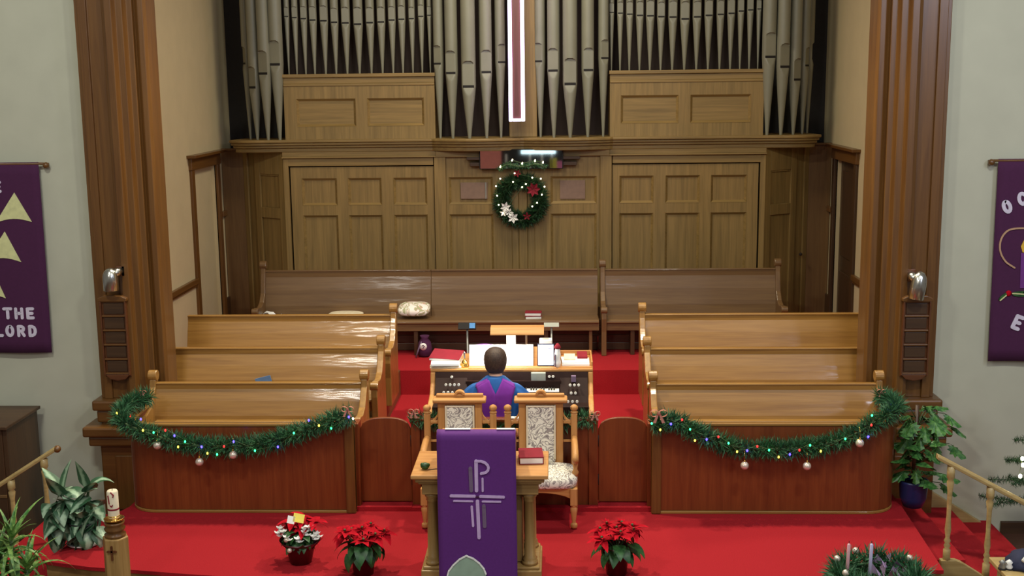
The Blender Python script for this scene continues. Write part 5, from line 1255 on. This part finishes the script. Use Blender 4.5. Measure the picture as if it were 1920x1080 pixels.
# ------------------------------------------------------------------ right foreground: advent wreath, oak table, small tree
AW = thing('advent_wreath', 'evergreen advent wreath with silver ornaments at the bottom right', 'wreath', (2.77, -7.15, .02))
rr = random.Random(44); mb = MB(); cx, cy, cz = 2.77, -7.15, .16
for i in range(150):
    a = 2*pi*i/150; needles(mb, (cx+.28*cos(a), cy+.28*sin(a), cz+rr.uniform(-.02, .03)), (-sin(a), cos(a), 0), .10, 26, .10, rr)
part('needle_sprays', mb, M['needle'], AW, recalc=False, kind='stuff')
part('wreath_ring', MB().tube([(cx+.28*cos(a), cy+.28*sin(a), cz-.04) for a in [2*pi*i/30 for i in range(31)]], .05, 8), M['stem'], AW, recalc=False)
for k, a in enumerate((2.7, 1.9, .5, 3.6)): part('silver_ornament', MB().sphere((cx+.30*cos(a), cy+.30*sin(a), cz+.10), .026, 10, 8), M['silver'], AW, recalc=False)
for (x, y, z) in ((.06, .05, .20), (.13, .18, .22), (.20, .0, .20)):
    for q in range(5):
        a = q*1.26; part('ribbon_loop', MB().add([(cx+x, cy+y, z-.06), (cx+x+.10*cos(a), cy+y+.08*sin(a), z+.04), (cx+x+.12*cos(a+.4), cy+y+.1*sin(a+.4), z-.01)], [(0, 1, 2)]), M['lilac' if q % 3 == 0 else 'taupe'], AW, recalc=False)
AS = thing('wreath_stand', 'wooden stand under the advent wreath', 'stand', (cx, cy, -.6))
part('stand_top', MB().lathe([(.34, .66), (.35, .675), (.34, .69), (.01, .692)], (cx, cy, -.6), 28), M['light_x'], AS, recalc=False)
part('stand_column', MB().lathe([(.16, 0), (.16, .04), (.05, .08), (.045, .55), (.09, .66)], (cx, cy, -.6), 18), M['light_z'], AS, recalc=False)
for k, (x, xt, l) in enumerate(((1587, 1592, 'left of the two thin candles in the advent wreath, pinkish'), (1630, 1634.5, 'right of the two thin candles in the advent wreath, pale violet'))):
    b0 = wy(x, 1078, cy-.05); t0 = wy(xt, 1019, cy-.05)
    ca = thing('taper_candle', l, 'candle', (b0.x, b0.y, .09))
    part('wax', MB().tube([(b0.x, b0.y, .095), (t0.x, t0.y, t0.z-.01), (t0.x, t0.y, t0.z)], [.0135, .0125, .006], 12), plain('pink_wax' if not k else 'violet_wax', (220, 170, 176) if not k else (196, 190, 224), .4), ca, recalc=False)
    part('wick', MB().tube([(t0.x, t0.y, t0.z-.004), (t0.x, t0.y, t0.z+.02)], .0025, 5), M['black'], ca, recalc=False)
OT = thing('oak_side_table', 'yellow oak side table top at the bottom right corner', 'table', (4.25, -7.15, -.6))
a = wy(1745, 1080, -7.2); zt = wy(1830, 1072, -7.1).z
xo = wy(1852, 1072, -6.82).x
part('table_top', MB().box(xo, 4.7, -7.55, -6.82, zt-.035, zt), M['yellow_oak'], OT, .006)
for x in (xo+.08, 4.62):
    for y in (-7.47, -6.90): part('table_leg', MB().box(x-.03, x+.03, y-.03, y+.03, -.6, zt-.035), M['yellow_oak'], OT, .004)
p = wy(1915, 1062, -7.0); NV = thing('navy_cloth', 'navy cloth bundle with white trim on the oak side table', 'cloth', (p.x, -7.0, zt))
mb = MB(); rg = []
for k in range(8):
    z = zt+.001+.13*k/7; R = .13*sqrt(max(.03, 1-(k/7)**2)); rg.append([(p.x+.02+R*cos(2*pi*j/18)*(1+.15*sin(3*j+k)), -7.0+R*sin(2*pi*j/18)*(1+.15*sin(2*j+k)), z) for j in range(18)])
part('bundle', mb.rings(rg), M['navy'], NV, recalc=False)
part('white_trim', MB().tube([(p.x-.04, -7.12, zt+.09), (p.x, -7.1, zt+.125), (p.x+.05, -7.08, zt+.14), (p.x+.1, -7.09, zt+.12)], .014, 8), M['white'], NV, recalc=False)
for k, (x, y, l) in enumerate(((1880, 1052, 'dark and silver ornament at the left of the navy cloth'), (1893, 1046, 'white ornament touching the navy cloth'))):
    q = wy(x, y, -7.05); t = thing('small_ornament', l, 'ornament', (q.x, -7.05, zt))
    part('ornament_body', MB().lathe([(.02, 0), (.028, .02), (.018, .04), (.026, .055), (.004, .075)], (q.x, -7.05, zt), 12), M['steel' if not k else 'white'], t, recalc=False)
    part('ornament_base', MB().lathe([(.03, 0), (.03, .008), (.01, .01)], (q.x, -7.05, zt), 12), M['black'], t, recalc=False)
q = wy(1960, 900, -5.4)
CT = thing('christmas_tree', 'small Christmas tree with white lights cut by the right edge', 'tree', (q.x, -5.4, -.6))
part('trunk', MB().tube([(q.x, -5.4, -.6), (q.x, -5.4, 1.05)], [.035, .008], 10), M['stem'], CT, recalc=False)
rr = random.Random(5)
for k in range(34):
    h = .06+.96*k/34; a = k*2.4; L = .52*(1-(h-.06)/1.05)+.06
    e = Vector((q.x+L*cos(a), -5.4+L*sin(a), h-.06)); mb = MB(); s0 = Vector((q.x, -5.4, h)); n = int(L/.014)+2
    for i in range(n): needles(mb, s0.lerp(e, (i+1)/n), e-s0, .012, 12, .045, rr)
    mb.tube([s0, e], .004, 4)
    part('branch', mb, M['needle2'], CT, recalc=False, kind='stuff')
bb = [(wy(x, y, -5.47), 'w') for x, y in ((1917, 860), (1918, 872), (1913, 893), (1940, 880), (1952, 905), (1935, 915))]
light_string('white lights on the small Christmas tree at the right edge', bb, .016)
